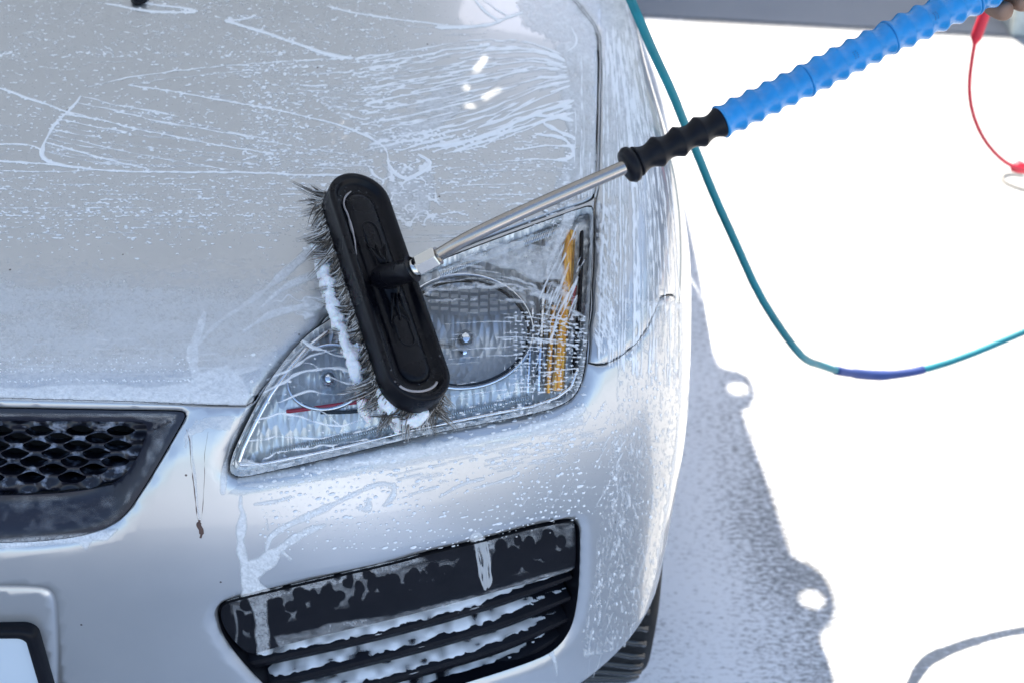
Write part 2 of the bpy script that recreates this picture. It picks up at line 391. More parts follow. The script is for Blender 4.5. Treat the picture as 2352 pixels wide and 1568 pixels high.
def panel(name, which, material, parent, h=0., lipf=True, shift=.0013, deep=.014, mirror=True, drop=None):
    Fs = BF[reg == which]; u, inv = np.unique(Fs, return_inverse=True); Fs = inv.reshape(Fs.shape)
    V = P3[u].copy(); N = N3[u]; off = np.full(len(u), h)
    if lipf: off -= LIP[u]
    if drop is not None: off -= drop(PX[u], PY[u])
    V = V+N*off[:, None]
    E = np.vstack([Fs[:, [0, 1]], Fs[:, [1, 2]], Fs[:, [2, 0]]]); key = {}
    for p, q in E: key[(p, q)] = 1
    bd = [(p, q) for (p, q) in key if (q, p) not in key]
    seam = np.abs(V[:, 0]) < .0006
    bd = [(p, q) for p, q in bd if not (seam[p] and seam[q])]
    inw = np.zeros_like(V)
    for p, q in bd:
        d = np.cross(N[p], V[q]-V[p]); d /= np.linalg.norm(d)+1e-12; inw[p] += d; inw[q] += d
    bv = np.where(np.linalg.norm(inw, axis=1) > 0)[0]; inw[bv] /= np.linalg.norm(inw[bv], axis=1, keepdims=True)
    inw[seam, 0] = 0
    B0 = V[bv].copy()
    V[bv] = B0+inw[bv]*(shift+.0016)
    R1 = B0+inw[bv]*(shift+.0004)-N[bv]*.0009; R2 = B0+inw[bv]*shift-N[bv]*.0028; R3 = B0+inw[bv]*shift-N[bv]*deep
    n = len(V); m = len(bv); idx = {v: i for i, v in enumerate(bv)}
    F2 = list(map(tuple, Fs)); tri = []
    for p, q in bd:
        a_ = [p]+[n+k*m+idx[p] for k in range(3)]; b_ = [q]+[n+k*m+idx[q] for k in range(3)]
        for k in range(3): tri += [(b_[k], a_[k], a_[k+1]), (b_[k], a_[k+1], b_[k+1])]
    VV = np.vstack([V, R1, R2, R3]); FF = np.vstack([Fs, np.array(tri)])
    if mirror: VV[np.abs(VV[:, 0]) < .0006, 0] = 0
    o = new_mesh(name, VV, FF, material, parent)
    if mirror:
        md = o.modifiers.new('mirror', 'MIRROR'); md.use_axis = (True, False, False); md.merge_threshold = .0005
    return o
def mirrored(o, parent):
    c = o.copy(); COL.objects.link(c); c.parent = parent
    c.matrix_parent_inverse = o.matrix_parent_inverse.copy(); return c

car = thing('car', (0, 1.9, 0), 'silver car wet with soap foam, front corner under the washing brush', 'car')
hood = panel('hood', 'hood', M['paint'], car)
fender = panel('front_fender', 'fend', M['paint'], car, mirror=False, shift=.0006)
bumper = panel('bumper', 'bump', M['paint'], car, shift=.0008)

def px_surf(x, y, h=0.):           # photo px -> point on the body surface, pushed h along the normal
    x = np.asarray(x, float); y = np.asarray(y, float)
    P, hit = cast(x, y); return P+grad(P)*np.asarray(h)[..., None] if np.ndim(h) else P+grad(P)*h
def px_plate(name, outline, holes, step, hfun, material, parent, deep=0., mirror=False, keep=None):
    pts = []; ed = []
    def al(c):
        n0 = len(pts); pts.extend(map(tuple, c)); n = len(c)
        for i in range(n): ed.append((n0+i, n0+(i+1) % n))
    ol = resample(outline, step, True); al(ol)
    for h in holes: al(h)
    x0, y0 = ol.min(0); x1, y1 = ol.max(0); X, Y = np.meshgrid(np.arange(x0, x1, step), np.arange(y0, y1, step*.866)); X = X+(np.arange(len(X)) % 2)[:, None]*step/2
    Qp = np.stack([X.ravel(), Y.ravel()], -1); Qp = Qp[pip(Qp, ol)]
    for h in holes: Qp = Qp[~pip(Qp, h)]
    k2 = kdtree.KDTree(len(pts))
    for i, c in enumerate(pts): k2.insert((c[0], c[1], 0), i)
    k2.balance(); Qp = [q for q in Qp if k2.find((q[0], q[1], 0))[2] > step*.4]
    r = geometry.delaunay_2d_cdt([Vector(p) for p in pts]+[Vector(q) for q in Qp], ed, [], 0, 1e-5, False)
    v = np.array([tuple(a) for a in r[0]]); f = np.array([q for q in r[2] if len(q) == 3]); c = v[f].mean(1); ok = pip(c, ol)
    for h in holes: ok &= ~pip(c, h)
    f = f[ok]; P, hit = cast(v[:, 0], v[:, 1]); N = grad(P); W = P+N*hfun(v[:, 0], v[:, 1])[:, None]
    if mirror: W[W[:, 0] < 0, 0] = 0; f = f[~(W[f][:, :, 0] == 0).all(1)]
    a, b, c = W[f[:, 0]], W[f[:, 1]], W[f[:, 2]]; fl = (np.cross(b-a, c-a)*N[f[:, 0]]).sum(1) < 0; f[fl] = f[fl][:, ::-1]
    if deep:
        key = {(p, q) for t_ in f for p, q in ((t_[0], t_[1]), (t_[1], t_[2]), (t_[2], t_[0]))}
        bd = [(p, q) for p, q in key if (q, p) not in key and not (mirror and W[p][0] == 0 and W[q][0] == 0)]; n = len(W); W = np.vstack([W, W-N*deep])
        f = np.vstack([f]+[np.array([(q, p, n+p), (q, n+p, n+q)]) for p, q in bd])
    o = new_mesh(name, W, f, material, parent); crease(o, 50)
    if mirror: md = o.modifiers.new('mirror', 'MIRROR'); md.use_axis = (True, False, False)
    return o, v
def px_wall(outline, h0, h1, step=8, rings=5):
    q = resample(outline, step, True); P, _ = cast(q[:, 0], q[:, 1]); N = grad(P); n = len(q)
    V = np.vstack([P+N*h for h in np.linspace(h0, h1, rings)]); Fc = []
    for k in range(rings-1):
        for i in range(n): j = (i+1) % n; Fc.append((k*n+i, k*n+j, (k+1)*n+j, (k+1)*n+i))
    return V, Fc
def px_rope(path, r, h=0., seg=8, step=6, noise=0.):
    q = resample(path, step); P = px_surf(q[:, 0], q[:, 1], h); rr = np.broadcast_to(r, (len(q),)).copy()
    if noise: rr = rr*(1+noise*(vnoise(q[:, 0], q[:, 1], 9, 9, 3)*2-1))
    return tube(P, rr, seg)

# ---------------------------------------------------------------- grille
fr, _ = px_plate('grille_frame', SM['GRO'], [resample(SM['GRI'], 7, True)], 8, lambda x, y: -gro_drop(x, y), M['grille'], car, .03, True)
hol = []
for r_ in range(-1, 10):
    for c_ in range(-7, 8):
        cx = 22+c_*96+(r_ % 2)*48-r_*3; cy = 984+r_*20.5+(.0)*cx
        e = [(cx+34*math.cos(t), cy+14.5*math.sin(t)*abs(math.sin(t))**.45) for t in np.linspace(0, 2*math.pi, 22, endpoint=False)]
        e = np.array(e)
        if pip(e, SM['GRI']).all() and e[:, 0].min() > -600 and pdist(e[:, 0], e[:, 1], SM['GRI']).min() > 3: hol.append(e)
M['gmesh'] = mk_plastic('mesh_plastic', (.02, .022, .036), .35); t_ = NT(M['gmesh']); n_ = t_.noise(t_.coord(), 75, 3, .6)
t_.link(t_.mix(t_.ramp(n_, [(.53, g3(0.)), (.68, g3(1.))]), (.007, .008, .016), (.24, .27, .34)), t_.b.inputs['Base Color'])
gm, _ = px_plate('grille_mesh', SM['GRI'], hol, 7, lambda x, y: -.030+.0035*np.cos((y-984)/20.5*math.pi)*np.cos((x+(y-984)*.15-22)/96*2*math.pi), M['gmesh'], car, .016, True)
px_plate('grille_backing', SM['GRI'], [], 25, lambda x, y: -.085+0*x, M['dark'], car, 0, True)
v, f = px_wall(SM['GRI'], -.026, -.085); v[v[:, 0] < 0, 0] = 0; f = [g for g in f if v[list(g), 0].max() > 0]; o = new_mesh('grille_duct', v, f, M['dark'], car)
md = o.modifiers.new('mirror', 'MIRROR')

# ---------------------------------------------------------------- lower intake with louvres
v, f = px_wall(SM['FOG'], -.002, -.085); o = new_mesh('intake_duct', v, f, M['black'], car); intake_objs = [o]
o, _ = px_plate('intake_backing', SM['FOG'], [], 25, lambda x, y: -.083+0*x, M['dark'], car); intake_objs.append(o)
FP = chaikin([(503, 1412), (517, 1395), (560, 1382), (700, 1349), (900, 1304), (1000, 1276), (1100, 1254), (1200, 1226), (1290, 1207), (1320, 1204), (1331, 1214),
      (1330, 1300), (1328, 1318), (1240, 1345), (1100, 1385), (1000, 1414), (900, 1440), (760, 1470), (640, 1500), (592, 1516), (575, 1520), (530, 1478), (508, 1444)], 2, True)
o, _ = px_plate('intake_panel', FP, [], 12, lambda x, y: -.007-.010*sstep(1515, 1200, y+(x-600)*.235)*0-.008*sstep(1640, 1690, y+(x-0)*.25), M['black'], car, .01); intake_objs.append(o)
SL = [([(562, 1543), (800, 1493), (1000, 1443), (1180, 1389), (1325, 1338)], 27), ([(588, 1596), (820, 1542), (1000, 1496), (1180, 1443), (1322, 1386)], 25),
      ([(640, 1642), (860, 1588), (1020, 1546), (1180, 1497), (1316, 1436)], 26), ([(760, 1660), (900, 1630), (1040, 1592), (1180, 1546), (1296, 1476)], 22)]
slat_paths = []
for pth, wd in SL:
    q = resample(chaikin(pth, 2), 6); prof = [(16, -.013), (4, -.010), (-4, -.011), (-wd, -.034), (-wd+2, -.046), (16, -.040)]
    rings = [px_surf(q[:, 0], q[:, 1]+dy*(.62+.38*sstep(1330, 1150, q[:, 0])), h) for dy, h in prof]; n = len(q); k = len(prof)
    V = np.stack(rings, 1).reshape(-1, 3); Fc = [(i*k+j, i*k+(j+1) % k, (i+1)*k+(j+1) % k, (i+1)*k+j) for i in range(n-1) for j in range(k)]
    o = new_mesh('louvre_slat', V, Fc, M['black'], car, smooth=False); slat_paths.append((o, q, wd)); intake_objs.append(o)

# ---------------------------------------------------------------- licence plate (blank) in a black frame
def rrect(x0, x1, z0, z1, r, n=6):
    p = []
    for cx, cz, a0 in ((x1-r, z1-r, 0), (x0+r, z1-r, 90), (x0+r, z0+r, 180), (x1-r, z0+r, 270)):
        for i in range(n+1):
            a = math.radians(a0+90*i/n); p.append((cx+r*math.cos(a), cz+r*math.sin(a)))
    return np.array(p)
PT = px_surf(90, 1440); pxr = PT[0]; pz = px_surf(20, 1427)[2]; pyf = px_surf(20, 1450)[1]
def stack(loops, y):   # loops: list of (2D loop, y)
    V = []; Fc = []; n = len(loops[0][0])
    for l, yy in loops: V += [(a, yy, b) for a, b in l]
    for k in range(len(loops)-1):
        for i in range(n): j = (i+1) % n; Fc.append((k*n+i, k*n+j, (k+1)*n+j, (k+1)*n+i))
    return np.array(V), Fc
yq = pyf
fr_l = [(rrect(-pxr, pxr, pz-.15, pz, .014), yq+.004), (rrect(-pxr, pxr, pz-.15, pz, .014), yq-.010), (rrect(-pxr+.003, pxr-.003, pz-.147, pz-.003, .012), yq-.013),
        (rrect(-pxr+.010, pxr-.010, pz-.140, pz-.010, .009), yq-.013), (rrect(-pxr+.0125, pxr-.0125, pz-.1375, pz-.0125, .008), yq-.009)]
v, f = stack(fr_l, 0); pf = new_mesh('licence_plate_frame', v, f, M['black'], car)
lp = rrect(-pxr+.0115, pxr-.0115, pz-.1385, pz-.0115, .008)
v, f = stack([(lp, yq-.002), (lp, yq-.0095)], 0); f.append(tuple(range(len(lp), 2*len(lp)))); new_mesh('licence_plate', v, f, M['plate'], pf, smooth=False)
# ================================================================ headlamp
hl = part_empty('headlight', car)
lens = panel('lens', 'lens', M['glass'], hl, h=-.0012, shift=.0022, deep=.006, mirror=False)
OLP = SM['LENS']
v1, f1 = px_wall(OLP, .0, -.030, 8, 4)
new_mesh('lamp_seal', v1, f1, M['black'], hl)
def bowl(x, y, cx, cy, rx, ry, dep, ang=0.):
    ca, sa = math.cos(ang), math.sin(ang); u = ((x-cx)*ca+(y-cy)*sa)/rx; v = (-(x-cx)*sa+(y-cy)*ca)/ry
    return dep*np.clip(1-(u*u+v*v), 0, 1)**.55
def refl_h(x, y):
    e = pdist(x, y, OLP[::2]); h = .007+.010*sstep(0, 40, e)
    h = np.maximum(h, bowl(x, y, 1070, 752, 152, 128, .046)+.010)
    h = np.maximum(h, bowl(x, y, 752, 858, 92, 78, .034, -.4)+.010)
    h = h+.006*sstep(1225, 1250, x)
    h = np.where(e < 1, .002, h)
    return -h
o, vv = px_plate('reflector', OLP, [], 7, refl_h, M['chrome'], hl)
# ribbed strips, bowl rims, bulbs, amber side reflector, painted red reflection
def ell(cx, cy, rx, ry, a0, a1, n=40, ang=0.):
    t = np.radians(np.linspace(a0, a1, n)); x = rx*np.cos(t); y = ry*np.sin(t)
    return np.stack([cx+x*math.cos(ang)-y*math.sin(ang), cy+x*math.sin(ang)+y*math.cos(ang)], -1)
v, f = px_rope(ell(1066, 752, 156, 132, 0, 360, 60), .0016, -.016, 8); new_mesh('bezel_gap_ring', v, f, M['black'], hl)  # black ring put in for the shadow gap round the bowl
v, f = px_rope(ell(1066, 752, 164, 140, 0, 360, 60), .0022, -.012, 8); new_mesh('bezel_gap_ring', v, f, M['mirrorchrome'], hl)
v, f = px_rope(ell(752, 858, 97, 82, 0, 360, 50, -.4), .0022, -.014, 8); new_mesh('bezel_gap_ring', v, f, M['mirrorchrome'], hl)
inner = [(548, 1068), (560, 1030), (590, 965), (620, 905), (660, 845), (705, 790), (755, 752)]
v, f = px_rope(inner, .0022, -.006, 8); new_mesh('lens_rib', v, f, M['mirrorchrome'], hl)
inner = [(548, 1072), (600, 1070), (700, 1050), (800, 1028), (950, 990), (1100, 960), (1230, 935), (1285, 915), (1318, 890), (1332, 850)]
v, f = px_rope(inner, .0016, -.006, 8); new_mesh('lens_rib', v, f, M['mirrorchrome'], hl)
# optic teeth running along the inside of the lens edge
V = []; Fc = []; n = 0
def teeth(path, w, step, h=-.008):
    global n
    q = resample(path, step); T = np.gradient(q, axis=0); T /= np.linalg.norm(T, axis=1, keepdims=True); Nq = np.stack([-T[:, 1], T[:, 0]], -1)
    a = px_surf(q[:, 0], q[:, 1], h); b = px_surf(*(q+Nq*w).T, h-.002); 
    for i in range(len(q)):
        v_, f_ = tube(np.array([a[i], b[i]]), .00055, 5); V.append(v_); Fc.extend([tuple(k+n for k in g) for g in f_]); n += len(v_)
V0 = []
teeth([(556, 1060), (568, 1025), (597, 962), (630, 898), (672, 838), (716, 788)], -14, 4.2)
new_mesh('lens_teeth', np.vstack(V), Fc, M['mirrorchrome'], hl); V = []; Fc = []; n = 0
teeth([(620, 1058), (800, 1018), (1000, 972), (1225, 926)], -16, 5.5, -.013)
new_mesh('lens_teeth', np.vstack(V), Fc, M['mirrorchrome'], hl); V = []; Fc = []; n = 0
teeth([(1010, 612), (1100, 578), (1200, 541), (1290, 508)], 13, 4.2, -.006)
new_mesh('lens_teeth', np.vstack(V), Fc, M['mirrorchrome'], hl)
# fluted lower reflector shelf
V = []; Fc = []; n = 0
teeth([(615, 1000), (700, 985), (850, 955), (1010, 925)], 44, 6.5, -.020)
new_mesh('fluted_shelf', np.vstack(V), Fc, M['mirrorchrome'], hl)
def blob(px, py, h, r, seg=12, sc=(1, 1, 1)):
    c = px_surf(np.array([px]), np.array([py]), h)[0]; V = []; Fc = []
    for i in range(seg//2+1):
        for j in range(seg):
            a = math.pi*i/(seg//2); b = 2*math.pi*j/seg
            V.append(c+r*np.array([sc[0]*math.sin(a)*math.cos(b), sc[1]*math.sin(a)*math.sin(b), sc[2]*math.cos(a)]))
    for i in range(seg//2):
        for j in range(seg): k = (j+1) % seg; Fc.append((i*seg+j, (i+1)*seg+j, (i+1)*seg+k, i*seg+k))
    return np.array(V), Fc
v, f = join(blob(1075, 735, -.036, .011, 14), tube(np.array([px_surf(np.array([1075.]), np.array([735.]), -.05)[0], px_surf(np.array([1075.]), np.array([735.]), -.095)[0]]), .007, 12))
new_mesh('bulb', v, f, M['mirrorchrome'], hl)
v, f = join(blob(752, 855, -.026, .009, 14), tube(np.array([px_surf(np.array([752.]), np.array([855.]), -.03)[0], px_surf(np.array([752.]), np.array([855.]), -.075)[0]]), .006, 12))
new_mesh('bulb', v, f, M['mirrorchrome'], hl)
# square lens blocks between bowl and side marker
V = []; Fc = []; n = 0
for i in range(9):
    for j in range(4):
        x = 1000+i*23; y = 642+j*16-abs(i-4)*2; c = px_surf(np.array([float(x)]), np.array([float(y)]), -.020)[0]; v_, f_ = box(c, (.0075, .006, .0045))
        V.append(v_); Fc += [tuple(k+n for k in g) for g in f_]; n += len(v_)
new_mesh('optic_block', np.vstack(V), Fc, M['chrome2'], hl, smooth=False)
def strip(path, w, h, material, name, th=.004):
    q = resample(chaikin(path, 2), 6); T = np.gradient(q, axis=0); T /= np.linalg.norm(T, axis=1, keepdims=True); Nq = np.stack([-T[:, 1], T[:, 0]], -1)
    ww = np.broadcast_to(w, (len(q),)); R = []
    for s, hh in ((-1, h-th), (-1, h), (-.35, h+th*.5), (.35, h+th*.5), (1, h), (1, h-th)): R.append(px_surf(*(q+Nq*(s*ww[:, None]/2)).T, hh))
    V = np.stack(R, 1).reshape(-1, 3); k = 6; Fc = [(i*k+j, i*k+(j+1) % k, (i+1)*k+(j+1) % k, (i+1)*k+j) for i in range(len(q)-1) for j in range(k)]
    o = new_mesh(name, V, Fc, material, hl); crease(o, 40); return o
strip([(1312, 515), (1309, 560), (1306, 640), (1300, 720), (1296, 800), (1291, 900)], 30, -.010, M['amber'], 'amber_side_reflector')
strip([(1326, 640), (1322, 680), (1312, 700)], 12, -.012, M['redtrim_refl'], 'amber_side_reflector')
strip([(1276, 690), (1272, 780), (1268, 905)], 13, -.010, M['amber'], 'amber_side_reflector')
strip([(1254, 600), (1250, 720), (1246, 900)], 14, -.012, M['mirrorchrome'], 'optic_bar')
strip([(1228, 690), (1226, 780), (1222, 905)], 10, -.014, M['mirrorchrome'], 'optic_bar')
strip([(1340, 520), (1338, 640), (1334, 760), (1326, 860)], 9, -.008, M['black'], 'optic_bar')
strip([(655, 948), (740, 936), (800, 927), (878, 917)], 10, -.014, M['redtrim_refl'], 'red_reflection', .002)  # red reflection inside the lamp, modelled as a coloured strip
strip([(735, 950), (800, 950), (850, 944), (905, 930)], 9, -.013, M['black'], 'optic_bar', .002)
v, f = px_wall(OLP, -.028, -.10, 16, 2); new_mesh('lamp_housing', v, f, M['black'], hl)

# washer nozzle on the hood
c0 = px_surf(np.array([322.]), np.array([0.]), 0)[0]; nn = grad(c0[None])[0]
s = .0105
prof = [(0, 1.0), (.35, 1.0), (.75, .82), (1.0, .45), (1.05, .05)]; V = []; Fc = []
for k, (h, r) in enumerate(prof):
    for j in range(14):
        a = 2*math.pi*j/14; V.append(c0+np.array([r*s*math.cos(a)*1.0, r*s*1.7*math.sin(a), 0])+nn*h*.010)
for k in range(len(prof)-1):
    for j in range(14): q = (j+1) % 14; Fc.append((k*14+j, k*14+q, (k+1)*14+q, (k+1)*14+j))
Fc.append(tuple(4*14+j for j in range(14)))
noz = new_mesh('washer_nozzle', V, Fc, M['black'], car)
n2 = noz.copy(); COL.objects.link(n2); n2.location.x = -2*c0[0]; n2.parent = car

# ---------------------------------------------------------------- wheels
def wheel(cx, cy, cz, R, W, side, parent):
    w = part_empty('wheel', parent)
    # tyre: revolve profile, tread blocks cut as grooves by real ridges
    prof = [(-W/2+.012, R*.62), (-W/2, R*.70), (-W/2-.004, R*.85), (-W/2+.004, R*.955), (-W/2+.018, R*.99), (-W*.25, R), (0, R*1.002), (W*.25, R), (W/2-.018, R*.99), (W/2-.004, R*.955), (W/2+.004, R*.85), (W/2, R*.70), (W/2-.012, R*.62)]
    seg = 96; V = []; Fc = []; k = len(prof)
    for i in range(seg):
        a = 2*math.pi*i/seg
        for x, r in prof: V.append((cx+x, cy+r*math.cos(a), cz+r*math.sin(a)))
    for i in range(seg):
        i2 = (i+1) % seg
        for j in range(k-1): Fc.append((i*k+j, i*k+j+1, i2*k+j+1, i2*k+j))
    new_mesh('tyre', V, Fc, M['rubber'], w)
    V = []; Fc = []; n = 0
    for i in range(62):                       # curved tread ribs
        a0 = 2*math.pi*i/62
        for sgn in (-1, 1):
            q = []
            for u in np.linspace(.06, 1, 6):
                x = sgn*(W/2-.016)*u; a = a0+.075*u*u+(.02 if sgn > 0 else 0); rr = R-.0006 if u < .9 else R*.986
                q.append((cx+x, cy+rr*math.cos(a), cz+rr*math.sin(a)))
            q = np.array(q); v_, f_ = tube(q, .0052, 5); V.append(v_); Fc += [tuple(t+n for t in g) for g in f_]; n += len(v_)
    new_mesh('tread', np.vstack(V), Fc, M['tread'], w)
    rim = [(side*W*.46, R*.63), (side*W*.44, R*.58), (side*W*.30, R*.55), (side*W*.30, R*.20), (side*W*.40, R*.16), (side*W*.42, .001)]
    V = []; Fc = []; seg = 40; k = len(rim)
    for i in range(seg):
        a = 2*math.pi*i/seg
        for x, r in rim: V.append((cx+x, cy+r*math.cos(a), cz+r*math.sin(a)))
    for i in range(seg):
        for j in range(k-1): Fc.append((i*k+j, i*k+j+1, ((i+1) % seg)*k+j+1, ((i+1) % seg)*k+j))
    new_mesh('rim', V, Fc, M['nut'], w); return w
WR = .325
wheel(.768, ARC_Y, WR, WR, .195, 1, car); wheel(-.768, ARC_Y, WR, WR, .195, -1, car)
wheel(.772, 2.95, WR, WR, .195, 1, car); wheel(-.772, 2.95, WR, WR, .195, -1, car)

# wheel-arch liners and a dark inner tub added to block light through the gaps
V = []; Fc = []
A_ = np.radians(np.linspace(150, -10, 30))
for sx in (1, -1):
    n = len(V)
    for a in A_:
        for x in (.80, .60): V.append((sx*x, ARC_Y+(ARC_R+.004)*math.cos(a), ARC_Z+(ARC_R+.004)*math.sin(a)))
    for i in range(29): Fc.append((n+2*i, n+2*i+1, n+2*i+3, n+2*i+2))
    new_mesh('wheel_arch_liner', V, Fc, M['dark'], car); V = []; Fc = []
v1, f1 = box((0, .47, .46), (1.1, .80, .34)); v2, f2 = box((0, 2.3, .40), (1.5, 2.6, .3)); v, f = join((v1, f1), (v2, f2))
new_mesh('underbody_light_block', v, f, M['dark'], car, smooth=False)

# ---------------------------------------------------------------- the rest of the car behind the cowl (outside the frame, plain but whole)
a = np.radians(np.linspace(-12, 34, 16)); O = np.broadcast_to([.1, .925, .42], (16, 3)); S0 = cast_from(O, np.stack([np.cos(a), 0*a, np.sin(a)], -1))
ys = [.925, 1.4, 2.2, 3.0, 3.5, 3.72]; sc_ = [1, 1.01, 1.015, 1.0, .96, .90]
def side_shell(y0, y1, nm):
    yy = np.linspace(y0, y1, 8); V = []; Fc = []
    for y in yy:
        k = np.interp(y, ys, sc_)
        for p in S0: V.append((p[0]*k, y, p[2]+.02*(y-.925)))
    m = len(S0)
    for i in range(7):
        for j in range(m-1): Fc.append((i*m+j, i*m+j+1, (i+1)*m+j+1, (i+1)*m+j))
    o = new_mesh(nm, V, Fc, M['paint'], car); c = mirrored(o, car); c.scale = (-1, 1, 1); return o
side_shell(.93, 1.98, 'front_door'); side_shell(1.99, 2.6, 'rear_door'); side_shell(2.605, 3.72, 'rear_fender')
gh = [(.905, .80, .925), (1.62, .60, 1.44), (3.1, .60, 1.46), (3.66, .72, 1.0)]
def quadp(nm, P, m): return new_mesh(nm, P, [tuple(range(len(P)))], m, car, smooth=False)
cw = np.array([(x, .885+.04*(1-(x/.8)**2)*-1, .955-.04*(x/.8)**2) for x in np.linspace(-.80, .80, 17)]); cr = np.array([(x*.75, 1.62, 1.45-.02*(x/.8)**2) for x in np.linspace(-.80, .80, 17)])
V = np.vstack([cw, cr]); Fc = [(i, i+1, 17+i+1, 17+i) for i in range(16)]; new_mesh('windscreen', V, Fc, M['carglass'], car)
V = np.array([(x*.75, y, 1.45-.02*(x/.8)**2+.03*math.sin((y-1.62)/1.5*math.pi)) for y in np.linspace(1.62, 3.12, 9) for x in np.linspace(-.80, .80, 17)])
Fc = [(r*17+i, r*17+i+1, r*17+i+18, r*17+i+17) for r in range(8) for i in range(16)]; new_mesh('roof', V, Fc, M['paint'], car)
for sx in (1, -1): quadp('side_window', [(sx*.815, .96, .93), (sx*.60, 1.64, 1.43), (sx*.60, 3.10, 1.43), (sx*.80, 3.6, .98)], M['carglass'])
quadp('tailgate', [(-.80, 3.72, .35), (.80, 3.72, .35), (.80, 3.68, 1.0), (.60, 3.12, 1.44), (-.60, 3.12, 1.44), (-.80, 3.68, 1.0)], M['paint'])
for sx in (1, -1):
    v, f = tube(np.array([(sx*.815, .95, .93), (sx*.605, 1.63, 1.44), (sx*.60, 3.11, 1.45), (sx*.80, 3.66, 1.0)]), .022, 10); new_mesh('pillar', v, f, M['paint'], car)
# cowl strip between hood and windscreen
cwv = np.array([(x, .875-.02+.03*0-.0*x, .93-.045*(x/.8)**2-.012) for x in np.linspace(-.80, .80, 17)])
V = np.vstack([cwv+[0, -.18, -.01], cw+[0, .02, -.004]]); Fc = [(i, i+1, 17+i+1, 17+i) for i in range(16)]; new_mesh('cowl', V, Fc, M['black'], car)
# door mirror
V, Fc = blob(1500, 60, 0, .0, 12); c = np.array([.90, 1.05, 1.0])
V = []; Fc = []; sg = 14
for i in range(sg//2+1):
    for j in range(sg):
        a = math.pi*i/(sg//2); b = 2*math.pi*j/sg; V.append(c+np.array([.10*np.sign(math.cos(b))*abs(math.cos(b))**.7*math.sin(a)**.7, .05*math.sin(b)*math.sin(a), .065*math.cos(a)]))
for i in range(sg//2):
    for j in range(sg): k = (j+1) % sg; Fc.append((i*sg+j, (i+1)*sg+j, (i+1)*sg+k, i*sg+k))
mm = (np.array(V)-c)*[.42, 1.5, 1.]+c+[-.035, .14, .0]; mo = new_mesh('door_mirror', mm, Fc, M['paint'], car); new_mesh('door_mirror', mm*[-1, 1, 1], Fc, M['paint'], car)
# headlamp of the other side
for ch in [c for c in hl.children]: pass
hl2 = bpy.data.objects.new('headlight', None); COL.objects.link(hl2); attach(hl2, car); hl2.scale = (-1, 1, 1)
for ch in list(hl.children): mirrored(ch, hl2)
f2 = fender.copy(); COL.objects.link(f2); f2.parent = car; f2.matrix_parent_inverse = fender.matrix_parent_inverse.copy(); f2.scale = (-1, 1, 1)
for o_ in intake_objs:
    c_ = o_.copy(); COL.objects.link(c_); c_.parent = car; c_.matrix_parent_inverse = o_.matrix_parent_inverse.copy(); c_.scale = (-1, 1, 1)
# ================================================================ soap foam: beads, streaks and films grown on the surface
FX0, FX1, FY0, FY1, ST = -60., 1640., -30., 1600., 1.25
gx = np.arange(FX0, FX1, ST); gy = np.arange(FY0, FY1, ST); NX, NY = len(gx), len(gy)
FA = np.full((NY, NX), -1.2, np.float32)      # bead height (px)
FB = np.full((NY, NX), -1.2, np.float32)      # film level
GX, GY = np.meshgrid(gx, gy)
def win(x0, x1, y0, y1):
    i0 = max(0, int((x0-FX0)/ST)); i1 = min(NX, int((x1-FX0)/ST)+2); j0 = max(0, int((y0-FY0)/ST)); j1 = min(NY, int((y1-FY0)/ST)+2)
    return (slice(j0, j1), slice(i0, i1)) if i1 > i0 and j1 > j0 else None
def drop(x, y, rx, ry, ang=0., k=.95):
    R = 1.5*max(rx, ry)+2; w = win(x-R, x+R, y-R, y+R)
    if w is None: return
    dx = GX[w]-x; dy = GY[w]-y; ca, sa = math.cos(ang), math.sin(ang)
    f = 1-((dx*ca+dy*sa)/rx)**2-((-dx*sa+dy*ca)/ry)**2
    FA[w] = np.maximum(FA[w], np.clip(f, -1, 1)*min(rx, ry)*k)
def seg(x0, y0, x1, y1, r0, r1, k=.55, buf=None):
    buf = FA if buf is None else buf
    R = 1.5*max(r0, r1)+2; w = win(min(x0, x1)-R, max(x0, x1)+R, min(y0, y1)-R, max(y0, y1)+R)
    if w is None: return
    dx, dy = x1-x0, y1-y0; l2 = dx*dx+dy*dy+1e-6
    t = np.clip(((GX[w]-x0)*dx+(GY[w]-y0)*dy)/l2, 0, 1); r = r0+(r1-r0)*t
    d2 = (GX[w]-x0-t*dx)**2+(GY[w]-y0-t*dy)**2
    f = 1-d2/(r*r); buf[w] = np.maximum(buf[w], np.clip(f, -1, 1)*r*k)
_sd = [0]
def line(path, r, wig=1.0, bead=.35, k=.55, step=6, taper=True, smooth=2):
    _sd[0] += 1; q = resample(chaikin(path, smooth), step); n = len(q)
    if n < 2: return
    s = np.arange(n)*step; j = _sd[0]*37.1
    q = q+np.stack([vnoise(s+j*9, s*0+j, 30, 1, 5)-.5, vnoise(s+j*7, s*0+j, 26, 1, 6)-.5], -1)*wig*2
    rr = np.broadcast_to(r, (n,))*(1+bead*(2*vnoise(s+j*5, s*0+j, 16, 1, 8)-1))
    if taper: rr = rr*np.minimum(1, .55+np.minimum(np.arange(n), np.arange(n)[::-1])*.3)
    for i in range(n-1): seg(*q[i], *q[i+1], rr[i], rr[i+1], k)
def lerp_path(A, B, t, s0, s1, n):
    u = np.linspace(s0, s1, n); a = np.linspace(0, 1, len(A)); 
    P = np.stack([np.interp(u, a, A[:, k]) for k in (0, 1)], -1); Q = np.stack([np.interp(u, a, B[:, k]) for k in (0, 1)], -1)
    return P*(1-t)+Q*t
